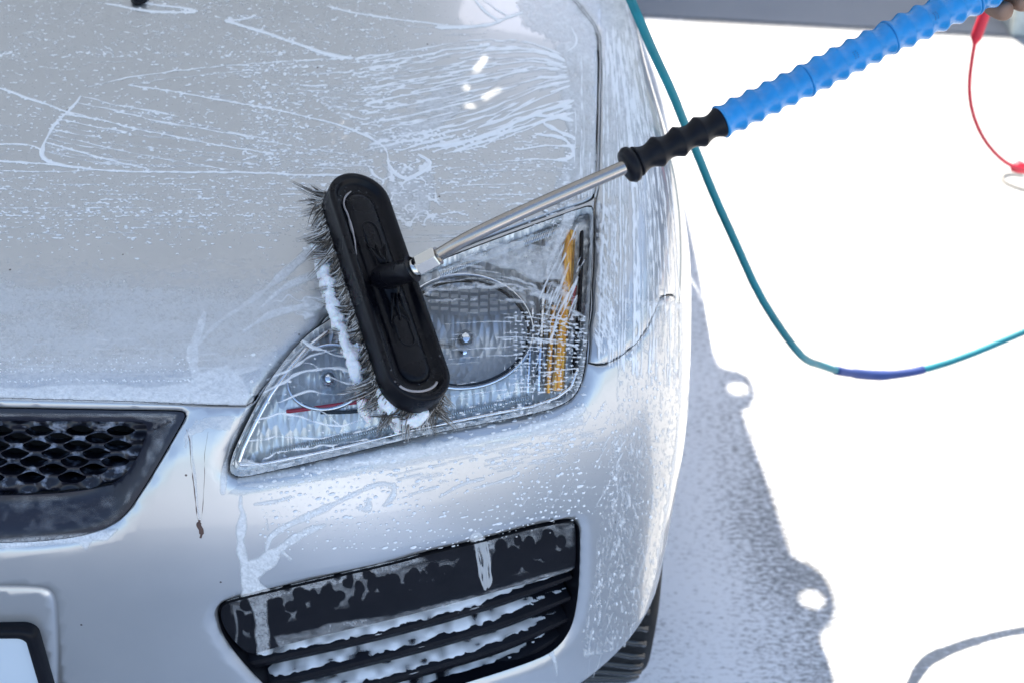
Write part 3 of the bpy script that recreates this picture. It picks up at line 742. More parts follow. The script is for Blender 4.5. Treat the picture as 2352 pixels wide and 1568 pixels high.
def family(A, B, n, r=(1.1, 2.2), wig=1.5, brk=.5, tr=(0, 1), seglen=(.08, .6), bead=.4, k=.55, sr=(0, 1)):
    A = resample(chaikin(A, 2), 20); B = resample(chaikin(B, 2), 20); m = 60
    A = np.stack([np.interp(np.linspace(0, 1, m), np.linspace(0, 1, len(A)), A[:, c]) for c in (0, 1)], -1)
    B = np.stack([np.interp(np.linspace(0, 1, m), np.linspace(0, 1, len(B)), B[:, c]) for c in (0, 1)], -1)
    L = np.linalg.norm(np.diff(A, axis=0), axis=1).sum()
    for i in range(n):
        t = tr[0]+(tr[1]-tr[0])*(i+rng.random())/n; s = sr[0]+rng.random()*.12
        while s < sr[1]:
            l = rng.uniform(*seglen); e = min(sr[1], s+l)
            if rng.random() > brk*.5:
                q = lerp_path(A, B, t, s, e, max(3, int(l*L/14))); line(q, rng.uniform(*r), wig, bead, k, 5, True, 0)
            s = e+rng.uniform(.005, .12)*brk*2
def drops(n, box_, rx, ry, ang=0., dens=None, flow=None):
    x0, x1, y0, y1 = box_
    asp = max(.3, min(3., (sum(rx)/sum(ry))*.62)); c_ = math.sqrt((x1-x0)*(y1-y0)/n/asp); xs_ = np.arange(x0, x1, c_*asp); ys_ = np.arange(y0, y1, c_)
    X, Y = np.meshgrid(xs_, ys_); X = X+(np.arange(len(ys_)) % 2)[:, None]*c_*asp/2; X = (X+rng.uniform(-.32, .32, X.shape)*c_*asp).ravel(); Y = (Y+rng.uniform(-.32, .32, Y.shape)*c_).ravel()
    for x, y in zip(X, Y):
        if dens is not None and rng.random() > dens(x, y): continue
        s = rng.lognormal(0, .35); a = (flow(x, y) if flow else ang)+rng.normal(0, .05)
        drop(x, y, rng.uniform(*rx)*s, rng.uniform(*ry)*min(1.4, s), a)
def film(mask, lvl=1.):          # mask: signed-ish field, >0 inside
    np.maximum(FB, mask*lvl, out=FB)
def polyfield(poly, soft):       # signed distance (px)/soft
    poly = np.asarray(poly, float); w = win(poly[:, 0].min()-soft*2, poly[:, 0].max()+soft*2, poly[:, 1].min()-soft*2, poly[:, 1].max()+soft*2)
    d = pdist(GX[w], GY[w], poly); s = np.where(pip(np.stack([GX[w], GY[w]], -1), poly), d, -d)/soft
    return w, np.clip(s, -1.2, 1)
def film_poly(poly, soft=14, noise=.8, ns=(26, 16), thr=0., seed=1, lvl=1.):
    w, s = polyfield(poly, soft)
    nz = .6*vnoise(GX[w], GY[w], *ns, seed)+.4*vnoise(GX[w], GY[w], ns[0]*.4, ns[1]*.4, seed+9)
    f = np.minimum(s+.25, 1)-noise*(nz*1.6-.3)-thr
    FB[w] = np.maximum(FB[w], np.clip(f*.85, -1.2, 1)*lvl)
def film_line(path, r, noise=.3, lvl=1., smooth=2):
    q = resample(chaikin(path, smooth), 7); n = len(q); rr = np.interp(np.linspace(0, 1, n), np.linspace(0, 1, np.size(r)) if np.ndim(r) else [0, 1], r if np.ndim(r) else [r, r])
    rr = rr*(1+noise*(2*vnoise(np.arange(n)*7., 0*rr+r_seed(), 24, 1, 4)-1))
    for i in range(n-1):
        R = 1.6*max(rr[i], rr[i+1])+2; x0, y0 = q[i]; x1, y1 = q[i+1]; w = win(min(x0, x1)-R, max(x0, x1)+R, min(y0, y1)-R, max(y0, y1)+R)
        if w is None: continue
        dx, dy = x1-x0, y1-y0; t = np.clip(((GX[w]-x0)*dx+(GY[w]-y0)*dy)/(dx*dx+dy*dy+1e-6), 0, 1)
        d = np.hypot(GX[w]-x0-t*dx, GY[w]-y0-t*dy); FB[w] = np.maximum(FB[w], np.clip((rr[i]-d)/5., -1.2, 1)*lvl)
def r_seed(): _sd[0] += 3; return _sd[0]*11.3
def holes(n, box_, rx, ry, dens=None):      # openings left in a film
    for _ in range(n):
        x = rng.uniform(box_[0], box_[1]); y = rng.uniform(box_[2], box_[3])
        if dens is not None and rng.random() > dens(x, y): continue
        a = rng.uniform(*rx); b = rng.uniform(*ry); w = win(x-a*1.6-3, x+a*1.6+3, y-b*1.6-3, y+b*1.6+3)
        if w is None: continue
        d = 1-np.sqrt(((GX[w]-x)/a)**2+((GY[w]-y)/b)**2); FB[w] = np.minimum(FB[w], np.clip(-d*min(a, b)/4., -1.2, 1))

def net(poly, soft, ns, wdt, seed, lvl=1.):      # foam drawn out into a web of cells
    w, s = polyfield(poly, soft); wx = GX[w]+14*(vnoise(GX[w], GY[w], 30, 30, seed+3)-.5); wy = GY[w]+14*(vnoise(GX[w], GY[w], 30, 30, seed+4)-.5)
    n = vnoise(wx, wy, ns[0], ns[1], seed)*.75+vnoise(wx, wy, ns[0]*.45, ns[1]*.45, seed+1)*.25
    f = (wdt*.7*(.3+1.4*vnoise(wx, wy, 60, 40, seed+2))-np.abs(n-.5))/.06; f = np.minimum(f, s*3+.8)
    FA[w] = np.maximum(FA[w], np.clip(f, -1, 1)*1.1*lvl)
# ---- hood: swipe lines, traced
for p, r in [([(-60, 186), (0, 202), (51, 222), (103, 239), (150, 256), (176, 270)], 3.0), ([(198, 203), (239, 190), (308, 176), (410, 162), (547, 150), (684, 140), (804, 135)], 1.9),
             ([(810, 135), (752, 126), (649, 89), (564, 62), (516, 48)], 4.0), ([(516, 48), (570, 44), (590, 34)], 2.6), ([(294, 197), (342, 186), (479, 171), (649, 157), (804, 147), (900, 133)], 1.5),
             ([(294, 197), (376, 207), (479, 226), (581, 243), (649, 256), (718, 273), (780, 287), (831, 308), (876, 332), (893, 352), (890, 378)], 2.4),
             ([(-60, 368), (0, 371), (103, 376), (205, 390), (342, 396), (513, 396), (615, 398), (684, 403), (804, 403)], 2.8), ([(-60, 332), (62, 332), (96, 342), (105, 369)], 2.4),
             ([(-60, 393), (137, 395), (205, 393)], 1.8), ([(185, 222), (178, 236), (154, 258), (135, 275), (122, 290), (110, 312), (103, 328), (96, 350), (104, 368), (140, 380), (215, 390)], 3.6),
             ([(300, 0), (350, 12), (420, 18), (455, 28)], 3.0), ([(240, 8), (290, 18), (330, 26), (450, 30)], 3.2), ([(100, 340), (92, 358), (112, 372)], 7.),
             ([(890, 376), (905, 400), (930, 412), (950, 408), (985, 385), (990, 372), (960, 355)], 4.5), ([(1000, 64), (1090, 62), (1130, 58), (1160, 44), (1200, 30)], 4.5),
             ([(746, 15), (850, 38), (960, 50), (1060, 66), (1130, 58)], 2.6), ([(1090, 0), (1115, 30), (1150, 50)], 3.5), ([(1110, 0), (1140, 24), (1170, 40)], 2.2),
             ([(1310, 60), (1330, 100), (1300, 120)], 3.)]:
    line(p, r, 1.2, .3)
for a_, b_ in [((185, 222), (393, 263)), ((178, 236), (595, 318)), ((154, 258), (632, 356)), ((127, 284), (222, 307)), ((112, 308), (557, 395)), ((103, 326), (349, 391)), ((102, 346), (318, 371)), ((122, 272), (300, 304)),
               ((140, 262), (232, 275)), ((118, 296), (236, 318)), ((108, 318), (250, 345)), ((104, 336), (214, 352)), ((110, 350), (260, 380))]:
    m_ = ((a_[0]+b_[0])/2, (a_[1]+b_[1])/2+abs(b_[0]-a_[0])*.018); line([a_, m_, b_], rng.uniform(1.5, 2.3), 1.5, .3)
TOPL = [(294, 197), (376, 207), (479, 226), (581, 243), (649, 256), (718, 273), (780, 287), (831, 308), (876, 332)]
BOTL = [(205, 390), (342, 396), (513, 396), (615, 398), (700, 403), (780, 403), (860, 400)]
family([(190, 224), (393, 263), (590, 305), (720, 330), (850, 350)], BOTL, 17, (.9, 1.7), 1.5, .9, (0, .95), (.06, .45))
family([(300, 176), (547, 150), (804, 140)], [(480, 226), (649, 256), (800, 292)], 9, (.8, 1.4), 1.0, 1.6, (.1, .95), (.04, .3))
family([(590, 70), (700, 112), (800, 138)], [(430, 90), (520, 120), (640, 142)], 10, (.8, 1.5), .8, 1.4, (0, 1), (.1, .5))
family([(470, 10), (700, 40), (940, 75)], [(600, 70), (760, 112), (900, 128)], 9, (.8, 1.3), 1., 1.6, (0, 1), (.05, .3))
family([(-60, 135), (300, 128), (620, 122), (1000, 110)], [(-60, 180), (200, 172), (500, 165), (900, 150)], 9, (.9, 1.3), 1., 1.7, (0, 1), (.02, .1))
family([(-60, 230), (100, 250), (120, 300)], [(-60, 360), (40, 362), (95, 350)], 8, (1.0, 1.5), 1., 1.5, (0, 1), (.1, .4))
family([(420, 205), (620, 235), (800, 270)], [(300, 330), (560, 352), (820, 385)], 15, (.9, 1.4), 1., 1.6, (0, 1), (.03, .16))
family([(500, 172), (700, 165), (1000, 150)], [(640, 235), (820, 262), (960, 262)], 16, (.9, 1.5), 1.2, 1.2, (0, 1), (.05, .3))
family([(600, 30), (800, 50), (1150, 70)], [(800, 100), (950, 95), (1150, 85)], 12, (.9, 1.3), 1., 1.4, (0, 1), (.04, .25))
# big sheaf running to the right edge of the hood
TA = [(790, 136), (950, 112), (1060, 92), (1170, 85), (1240, 100), (1295, 128)]
TB = [(830, 360), (960, 330), (1090, 300), (1180, 262), (1240, 225), (1312, 200)]
family(TA, TB, 44, (1.1, 2.6), 2.5, .55, (0, 1), (.12, .8), .4)
family([(640, 175), (800, 168), (960, 180)], [(820, 300), (900, 345), (1000, 330)], 22, (1., 2.0), 2., .8, (0, 1), (.15, .8))
family([(890, 345), (1000, 320), (1110, 285), (1220, 245), (1310, 225)], [(1010, 362), (1080, 345), (1180, 315), (1260, 280), (1320, 262)], 5, (2.0, 3.6), 3, .3, (0, 1), (.3, 1.), .4)
for p, r in [([(980, 340), (1090, 322), (1190, 280), (1290, 240), (1318, 232)], 5), ([(1040, 350), (1130, 318), (1210, 290), (1300, 262)], 4), ([(1250, 285), (1290, 305), (1320, 318)], 5),
             ([(1220, 262), (1290, 272), (1316, 280)], 5), ([(1230, 310), (1290, 312), (1320, 345), (1315, 362), (1270, 370)], 4), ([(1180, 345), (1270, 332), (1322, 340)], 3), ([(1150, 372), (1240, 366), (1316, 372)], 2.4)]: line(p, r, 2, .35)
family([(1000, 385), (1120, 372), (1230, 368), (1318, 372)], [(1000, 500), (1120, 500), (1200, 498), (1240, 485)], 13, (.9, 1.9), 2.0, .9, (0, 1), (.1, .7))
family([(870, 480), (1000, 498), (1150, 505)], [(900, 560), (1000, 556), (1080, 545)], 12, (.8, 1.6), 1.5, .8, (0, 1), (.2, .9))
# foam clump behind the brush: rounded cells
net([(860, 340), (930, 362), (1000, 385), (1010, 440), (1000, 500), (950, 530), (890, 510), (870, 440), (850, 380)], 26, (26, 20), .085, 101, 1.3)
film_poly([(880, 380), (930, 372), (1000, 395), (1005, 440), (990, 490), (950, 520), (900, 500), (885, 440)], 16, .85, (22, 18), -.05, 3, .9)
film_poly([(830, 345), (870, 300), (930, 260), (985, 205), (1040, 150), (1075, 120), (1060, 180), (1085, 220), (1060, 260), (1010, 300), (930, 345), (880, 358)], 20, .9, (36, 12), -.02, 5, .9)
film_poly([(1270, 100), (1320, 90), (1372, 110), (1372, 300), (1368, 445), (1290, 470), (1268, 440), (1288, 380), (1300, 300), (1285, 220), (1270, 160)], 12, .8, (14, 34), -.1, 7, .9)
film_poly([(1180, 0), (1330, -30), (1380, -30), (1376, 120), (1330, 110), (1250, 95), (1190, 60)], 18, .8, (20, 20), -.1, 8, .9)
family([(1322, 100), (1322, 260), (1318, 460)], [(1368, 100), (1368, 260), (1362, 450)], 9, (1., 2.), 1.5, .4, (0, 1), (.2, 1.))
# droplets
def vn1(x, y): return float(vnoise(np.array([x]), np.array([y]), 60, 22, 77)[0])
def d_h(x, y): return float(sstep(610, 470, y))*(.35+.65*sstep(1330, 1200, x))
def flow_h(x, y): return .02 if y > 400 else (.10 if x < 700 else -.08)
drops(7500, (-60, 1180, -30, 135), (2.0, 3.8), (.95, 1.3), .03, lambda x, y: (.35+.5*vn1(x, y))*float(sstep(1180, 820, x)))
drops(3600, (-60, 760, 120, 400), (2.4, 5.0), (1.0, 1.6), .02, lambda x, y: (.35+.65*vn1(x, y))*float(sstep(760, 620, x)))
drops(1700, (560, 960, 140, 400), (2.3, 5.2), (.95, 1.5), -.1, lambda x, y: float(sstep(960, 840, x)))
drops(1300, (900, 1320, 300, 520), (2.2, 5.2), (1.0, 1.8), .0)
drops(1500, (-60, 900, 405, 500), (2.4, 4.8), (1., 1.7), 0)
drops(1300, (-60, 760, 490, 620), (2.4, 5.0), (1.0, 1.8), 0, lambda x, y: float(sstep(620, 480, y)))
for y in (410, 424, 436, 447, 456, 468, 478, 486, 495, 504, 513, 523, 536):
    x = -60+rng.uniform(0, 60)
    while x < 800:
        l = rng.uniform(14, 110)
        if rng.random() < .62: line([(x, y+rng.normal(0, .8)), (x+l, y+rng.normal(0, .8))], rng.uniform(1.0, 2.0)*(1 if y < 500 else .8), .5, .3, .5, 5, True, 0)
        x += l+rng.uniform(8, 70)
w_ = win(-60, 820, 520, 905); FB[w_] = np.maximum(FB[w_], .42*sstep(520, 700, GY[w_])*sstep(820, 600, GX[w_]+(GY[w_]-700)*.3)*(.55+.6*vnoise(GX[w_], GY[w_], 90, 26, 71)) - .05-.30*sstep(760, 520, GY[w_])*vnoise(GX[w_], GY[w_], 9, 4, 72))
# hood nose: flat film over the lower edge, dashes and a column of foam
film_poly([(-60, 884), (60, 890), (130, 882), (250, 880), (340, 888), (430, 876), (470, 850), (520, 835), (560, 870), (575, 905), (565, 930), (-60, 915)], 6, .12, (50, 10), -.3, 11, .8)
film_line([(470, 720), (455, 770), (440, 800), (445, 850), (470, 890)], [10, 12, 16, 14, 26], .3, .8)
film_line([(455, 790), (500, 740), (580, 690), (640, 640), (720, 570)], [6, 8, 9, 9, 12], .5, .7)
film_line([(560, 760), (620, 720), (690, 705), (770, 690)], [6, 9, 12, 16], .5, .8)
film_line([(590, 715), (650, 660), (700, 640), (750, 620)], [5, 10, 10, 12], .5, .8)
film_line([(600, 900), (640, 850), (700, 790)], [9, 7, 4], .4, .7)
film_line([(480, 870), (560, 850), (600, 842)], [8, 10, 4], .4, .7)
for y in (778, 790, 801, 812, 826, 838, 846, 858, 866):
    x = -60+rng.uniform(0, 80)
    while x < 450:
        l = rng.uniform(10, 130)
        if rng.random() < .6: film_line([(x, y+rng.normal(0, 1.5)), (x+l*.5, y+rng.normal(0, 1.5)), (x+l, y+rng.normal(0, 1.5))], rng.uniform(2.6, 4.6), .3, .7)
        x += l+rng.uniform(10, 60)
for y in (822, 833, 848, 852, 872, 874):
    for x in np.arange(-50, 450, 11): drop(x+rng.normal(0, 4), y+rng.normal(0, 2), rng.uniform(1.6, 3.6), rng.uniform(1.2, 2.4))
# ---- fender and side: long vertical streaks
SA = [(1384, 60), (1384, 200), (1383, 330), (1382, 450), (1378, 560), (1372, 700), (1368, 830)]
SB = [(1446, -20), (1480, 120), (1520, 300), (1545, 430), (1560, 600), (1566, 760), (1562, 900)]
family(SA, SB, 34, (1.2, 2.1), 1.0, .25, (0, .99), (.12, .8), .5, .6)
film_poly([(1378, 100), (1440, 90), (1462, 230), (1470, 400), (1440, 470), (1380, 440)], 16, .9, (6, 90), -.12, 13, .8)
film_poly([(1378, -30), (1440, -30), (1480, 110), (1450, 130), (1378, 100)], 10, .8, (14, 18), -.2, 14, .8)
for _ in range(420):              # slanted short strokes beside the lamp
    x = rng.uniform(1374, 1422); y = rng.uniform(480, 820); l = rng.uniform(6, 26); sl = -.35-.6*sstep(560, 800, y)
    line([(x, y), (x-sl*l*-.45, y-l)], rng.uniform(1., 1.9), .6, .4, .5, 5, True, 0)
SC_ = [(1424, 500), (1424, 650), (1420, 820), (1418, 960), (1400, 1100), (1372, 1300), (1340, 1480), (1330, 1580)]
SD_ = [(1562, 500), (1568, 700), (1562, 900), (1552, 1050), (1532, 1180), (1500, 1300), (1425, 1450), (1370, 1560)]
family(SC_, SD_, 34, (.75, 1.15), 1.2, 1.1, (0, .97), (.03, .2), .5, .32)
def side_poly(x, y): return 1. if x > np.interp(y, [500, 900, 1100, 1300, 1480], [1424, 1420, 1392, 1365, 1335]) and x < np.interp(y, [500, 900, 1050, 1340, 1500], [1560, 1560, 1545, 1500, 1420]) and y < 1490 else 0.
drops(700, (1330, 1565, 800, 1560), (.9, 1.6), (2.0, 4.2), .12, side_poly)
film_poly([(1432, 690), (1562, 700), (1562, 900), (1545, 1080), (1520, 1220), (1500, 1330), (1430, 1480), (1345, 1500), (1350, 1440), (1372, 1300), (1398, 1100), (1420, 940), (1424, 820)], 12, .35, (8, 50), -.55, 15, 1.2)
holes(6500, (1330, 1565, 700, 1560), (.9, 1.7), (2.2, 6.), side_poly)
for _ in range(150):
    x = rng.uniform(1345, 1550); y = rng.uniform(720, 1500); l = rng.uniform(20, 90)
    if side_poly(x, y): 
        for q_ in np.arange(0, l, 3.): 
            w = win(x-q_*.14-2, x-q_*.14+2, y+q_-2, y+q_+2)
            if w is not None: FB[w] = np.minimum(FB[w], (np.abs(GX[w]-(x-q_*.14))-1.3)/1.5)
# front of the bumper
drops(900, (1180, 1420, 930, 1180), (.9, 1.5), (1.4, 3.2), .6, lambda x, y: .8 if x > 1330 else .35)
drops(800, (600, 1340, 1060, 1260), (1.6, 4.8), (1.3, 3.0), -.25, lambda x, y: float(y < 1370-.155*x+60 and y > 1190-.155*x-10))
for _ in range(46):
    x = rng.uniform(1150, 1420); y = rng.uniform(960, 1170); l = rng.uniform(20, 60); line([(x, y), (x+l*.45, y-l*.8)], rng.uniform(.9, 1.5), 1.5, .4, .5, 5, True, 0)
for p, r in [([(553, 1140), (552, 1165), (560, 1180), (553, 1215), (552, 1260), (562, 1290), (572, 1330), (590, 1380)], [7, 6, 11, 9, 12, 14, 24, 32]),
             ([(575, 1310), (612, 1290), (640, 1260), (700, 1220), (745, 1205)], [22, 18, 10, 9, 5]), ([(612, 1262), (620, 1230), (660, 1205), (740, 1170), (820, 1130), (870, 1108), (905, 1112)], [5, 8, 8, 8, 7, 6, 5]),
             ([(585, 1157), (640, 1150), (668, 1140)], [5, 7, 4]), ([(613, 1190), (616, 1215)], [3, 4]), ([(905, 1112), (905, 1140), (880, 1160)], [6, 7, 4]), ([(820, 1165), (850, 1170), (845, 1145)], [4, 9, 4]),
             ([(640, 1260), (668, 1282)], [7, 4]), ([(1010, 1140), (1060, 1110), (1110, 1098)], [4, 5, 4]), ([(1090, 1120), (1150, 1105), (1190, 1090)], [3, 5, 4]), ([(940, 1135), (1000, 1118)], [4, 4])]:
    film_line(p, r, .3, .9)
film_line([(548, 1106), (700, 1082), (900, 1046), (1100, 1010), (1250, 975), (1340, 938)], [8, 9, 13, 13, 10, 8], .5, .8)
film_poly([(540, 1112), (700, 1092), (950, 1046), (1150, 1008), (1340, 950), (1345, 975), (1150, 1030), (950, 1070), (700, 1112), (560, 1138), (515, 1138)], 8, .8, (60, 7), .0, 17, .8)
for _ in range(60):
    x = rng.uniform(880, 1340); y = 1215-.165*x+rng.uniform(-6, 60); l = rng.uniform(12, 70); film_line([(x, y), (x+l, y-l*.22)], rng.uniform(2, 3.6), .4, .7)
film_line([(512, 1128), (516, 1060), (545, 985), (580, 915)], [8, 4, 4, 5], .4, .8)
film_poly([(450, 960), (500, 952), (545, 955), (530, 990), (480, 985), (440, 1000), (425, 1035), (420, 1000)], 6, .7, (20, 9), .1, 23, .8)
film_line([(437, 985), (440, 1040), (448, 1090), (452, 1150), (458, 1190)], [4, 3, 3, 3, 3], .4, .8)
film_poly([(-60, 1245), (200, 1228), (270, 1215), (245, 1240), (212, 1240), (198, 1262), (180, 1246), (60, 1256), (-60, 1262)], 5, .2, (40, 10), -.3, 29, .9)
# grille frame
film_poly([(-60, 945), (410, 946), (402, 965), (392, 985), (350, 975), (300, 960), (-60, 960)], 8, .85, (60, 9), .05, 31, .7)
film_poly([(340, 960), (415, 950), (350, 1080), (300, 1160), (262, 1180), (290, 1130), (320, 1080), (335, 1010)], 12, .95, (26, 30), .20, 37, .7)
film_poly([(-60, 1166), (150, 1160), (260, 1150), (290, 1175), (250, 1212), (100, 1240), (-60, 1248)], 7, .95, (34, 16), .40, 41, .55)
# lower intake panel
net([(620, 700), (700, 640), (770, 620), (770, 700), (700, 730)], 26, (40, 24), .06, 113, .7)
film_poly([(520, 1388), (640, 1356), (900, 1296), (960, 1282), (985, 1295), (900, 1325), (760, 1358), (650, 1380), (625, 1402), (560, 1400)], 9, .5, (40, 12), -.25, 43, 1.)
film_poly([(1060, 1258), (1200, 1224), (1290, 1204), (1335, 1205), (1320, 1240), (1280, 1232), (1200, 1262), (1100, 1280)], 8, .8, (24, 14), .0, 47, .9)
film_poly([(525, 1395), (640, 1375), (800, 1335), (980, 1300), (1060, 1290), (1040, 1320), (980, 1352), (860, 1390), (760, 1415), (660, 1440), (600, 1470), (545, 1480)], 14, .35, (30, 20), -.1, 103, .62)
film_poly([(1130, 1262), (1250, 1226), (1330, 1210), (1325, 1260), (1280, 1300), (1200, 1330), (1140, 1340)], 14, .5, (24, 20), -.1, 107, .5)
for _ in range(210):
    t_ = rng.random(); x = 540+t_*780; y = 1440-(x-540)*.225+rng.normal(0, 26); a = rng.uniform(7, 17); b = rng.uniform(7, 20); R_ = 1.5*max(a, b); w = win(x-R_, x+R_, y-R_, y+R_)
    if w is not None: FB[w] = np.minimum(FB[w], np.where(np.hypot((GX[w]-x)/a, (GY[w]-y)/b) < 1.4, np.clip((np.hypot((GX[w]-x)/a, (GY[w]-y)/b)-1)*min(a, b)/4., -1.2, 1), 9))
for d_ in (0, 5, 11, 17, -4): line([(1100+d_, 1240), (1106+d_*1.4, 1285), (1112+d_*1.2, 1330), (1118+d_*.4, 1362)], rng.uniform(2.2, 4.5), 3, .5, .7)
film_line([(1095, 1236), (1112, 1265), (1125, 1300), (1116, 1350)], [12, 13, 9, 4], .5, .6)
film_line([(588, 1370), (598, 1420), (602, 1470), (604, 1508)], [22, 17, 17, 20], .2, 1.)
film_line([(535, 1405), (545, 1450), (540, 1490)], [5, 4, 5], .5, .8)
film_poly([(640, 1500), (760, 1470), (900, 1440), (1100, 1385), (1330, 1318), (1330, 1304), (1100, 1372), (900, 1420), (760, 1440), (680, 1462), (625, 1470)], 6, .8, (30, 16), .1, 53, 1.)
film_line([(1268, 1500), (1276, 1520), (1279, 1548)], [8, 5, 2], .3, .9)
# ---- lamp glass
film_poly([(1120, 552), (1200, 548), (1250, 560), (1290, 500), (1310, 480), (1318, 500), (1290, 560), (1300, 640), (1330, 700), (1250, 660), (1180, 620), (1090, 600), (1040, 600)], 10, .9, (34, 18), -.12, 59, .95)
film_line([(1312, 478), (1300, 520), (1280, 560), (1262, 600), (1255, 640)], [16, 14, 10, 8, 7], .3, 1.)
film_line([(985, 668), (1060, 655), (1150, 652), (1230, 668), (1290, 694), (1340, 730)], [9, 8, 9, 10, 8, 6], .3, .95)
film_line([(985, 690), (1100, 684), (1210, 690), (1290, 712)], [4, 5, 5, 4], .3, .9)
HA = [(985, 700), (1060, 696), (1150, 696), (1240, 708), (1320, 740), (1352, 770)]
HB = [(1030, 960), (1100, 950), (1180, 938), (1240, 925), (1300, 905), (1340, 880)]
family(HA, HB, 22, (.9, 1.5), 1.4, .7, (0, 1), (.05, .6), .5, .5)
family([(1000, 618), (1070, 600), (1150, 612), (1230, 650)], [(980, 655), (1060, 645), (1150, 642), (1240, 668)], 7, (1., 1.8), 1.2, .8, (0, 1), (.06, .4))
for _ in range(36):
    t = rng.random(); x = 1270+80*t; y = rng.uniform(500, 700); l = rng.uniform(15, 90); line([(x, y), (x-l*.28, y+l*.6), (x-l*.42, y+l)], rng.uniform(1.2, 2.6), 2, .4, .5, 5, True, 0)
for y in np.arange(720, 905, 9.5):
    x = 1185.
    while x < 1348:
        l = rng.uniform(3, 14); drop(x, y+rng.normal(0, .8)+(x-1250)*.06, l*.6, rng.uniform(1.2, 2.4)); x += l+rng.uniform(2, 9)
for x in np.arange(1160, 1346, 13.):
    y = 730.
    while y < 915:
        l = rng.uniform(3, 16); drop(x+rng.normal(0, .8), y, rng.uniform(1., 1.6), l*.6); y += l+rng.uniform(3, 12)
for p, r in [([(598, 905), (640, 880), (700, 850), (760, 842), (820, 850)], 4.5), ([(610, 870), (660, 850), (720, 812), (770, 800)], 4), ([(640, 925), (700, 895), (745, 905), (800, 900), (850, 880)], 3.2),
             ([(580, 965), (640, 945), (700, 955), (760, 985), (830, 970), (850, 930)], 3.6), ([(690, 780), (730, 800), (790, 815)], 4.5), ([(570, 1010), (640, 1000), (720, 1010), (800, 995), (860, 985)], 3.0),
             ([(600, 1052), (680, 1030), (760, 1022), (850, 1012)], 3.2), ([(720, 930), (760, 960), (800, 985)], 3), ([(850, 900), (862, 940), (850, 980)], 4), ([(655, 825), (700, 830), (740, 850)], 3),
             ([(560, 1062), (620, 1075), (680, 1060)], 3), ([(745, 860), (800, 880), (845, 870)], 3)]: line(p, r*.72, 5, .6, .4)
drops(330, (560, 880, 800, 1080), (1.3, 4.6), (1.1, 3.0), -.2, lambda x, y: .5*vn1(x, y))
drops(300, (880, 1320, 925, 1050), (2., 6.), (1.2, 2.4), -.15)
film_poly([(535, 1082), (560, 1050), (600, 1062), (700, 1040), (900, 1000), (1150, 950), (1290, 915), (1320, 930), (1100, 985), (900, 1022), (700, 1070), (560, 1100)], 5, .95, (22, 8), .12, 61, .9)
holes(500, (985, 1345, 640, 930), (3, 10), (1.2, 2.6))

# ---- surface under the raster, from a coarse cast
cs = 6.; cgx = np.arange(FX0-cs, FX1+2*cs, cs); cgy = np.arange(FY0-cs, FY1+2*cs, cs); CX, CY = np.meshgrid(cgx, cgy)
CP, CHIT = cast(CX, CY); CN = grad(CP); CFC = -(CN*ray(CX, CY)).sum(-1)
CL = lip(CX, CY)
gro_m = pip(np.stack([CX, CY], -1), SM['GRO']); fog_m = pip(np.stack([CX, CY], -1), SM['FOG'])
def bil(A, x, y):
    u = (x-cgx[0])/cs; v = (y-cgy[0])/cs; i = np.clip(u.astype(int), 0, len(cgx)-2); j = np.clip(v.astype(int), 0, len(cgy)-2); fu = u-i; fv = v-j
    if A.ndim == 3: fu = fu[..., None]; fv = fv[..., None]
    return (A[j, i]*(1-fu)+A[j, i+1]*fu)*(1-fv)+(A[j+1, i]*(1-fu)+A[j+1, i+1]*fu)*fv
def blur(A, n=1):
    for _ in range(n):
        A = (np.roll(A, 1, 0)+2*A+np.roll(A, -1, 0))/4; A = (np.roll(A, 1, 1)+2*A+np.roll(A, -1, 1))/4
    return A
FA = blur(FA, 1); FB = blur(FB, 1)
froth = vnoise(GX, GY, 3.2, 2.4, 91)*.6+vnoise(GX, GY, 8, 6, 92)*.6
HB_ = np.where(FB > 0, 1.5*np.clip(FB, 0, 1)*(.35+froth), FB*1.2)
HH = np.maximum(FA, HB_)                       # px units
fd_ = sstep(-5, -58, GX); HH = HH-fd_*2.2*vnoise(GX, GY, 12, 9, 61)-.8*fd_; FB = FB-fd_*1.2
TH = np.clip(np.maximum(np.clip(FA/.85, 0, 1), np.clip(FB, 0, 1)*(.35+.6*froth)), 0, 1)
S1 = np.stack([GX, GY], -1)
masks = {}
inl = pip(S1, SM['LENS']); inh = pip(S1, SM['HOOD']); ing = pip(S1, SM['GRO']); ingi = pip(S1, SM['GRI']); inf_ = pip(S1, SM['FOG']); infp = pip(S1, FP)
fpoly = np.array(FEND[::-1]+FENDB+[(1640, 678), (1640, -200)], float); inf2 = pip(S1, fpoly)
masks['hood'] = inh & ~inl; masks['lamp'] = inl; masks['grille'] = ing & ~ingi; masks['panel'] = infp; masks['fender'] = inf2 & ~inh & ~inl
masks['bumper'] = ~(inh | inl | ing | inf_ | inf2)
PXM = .00041
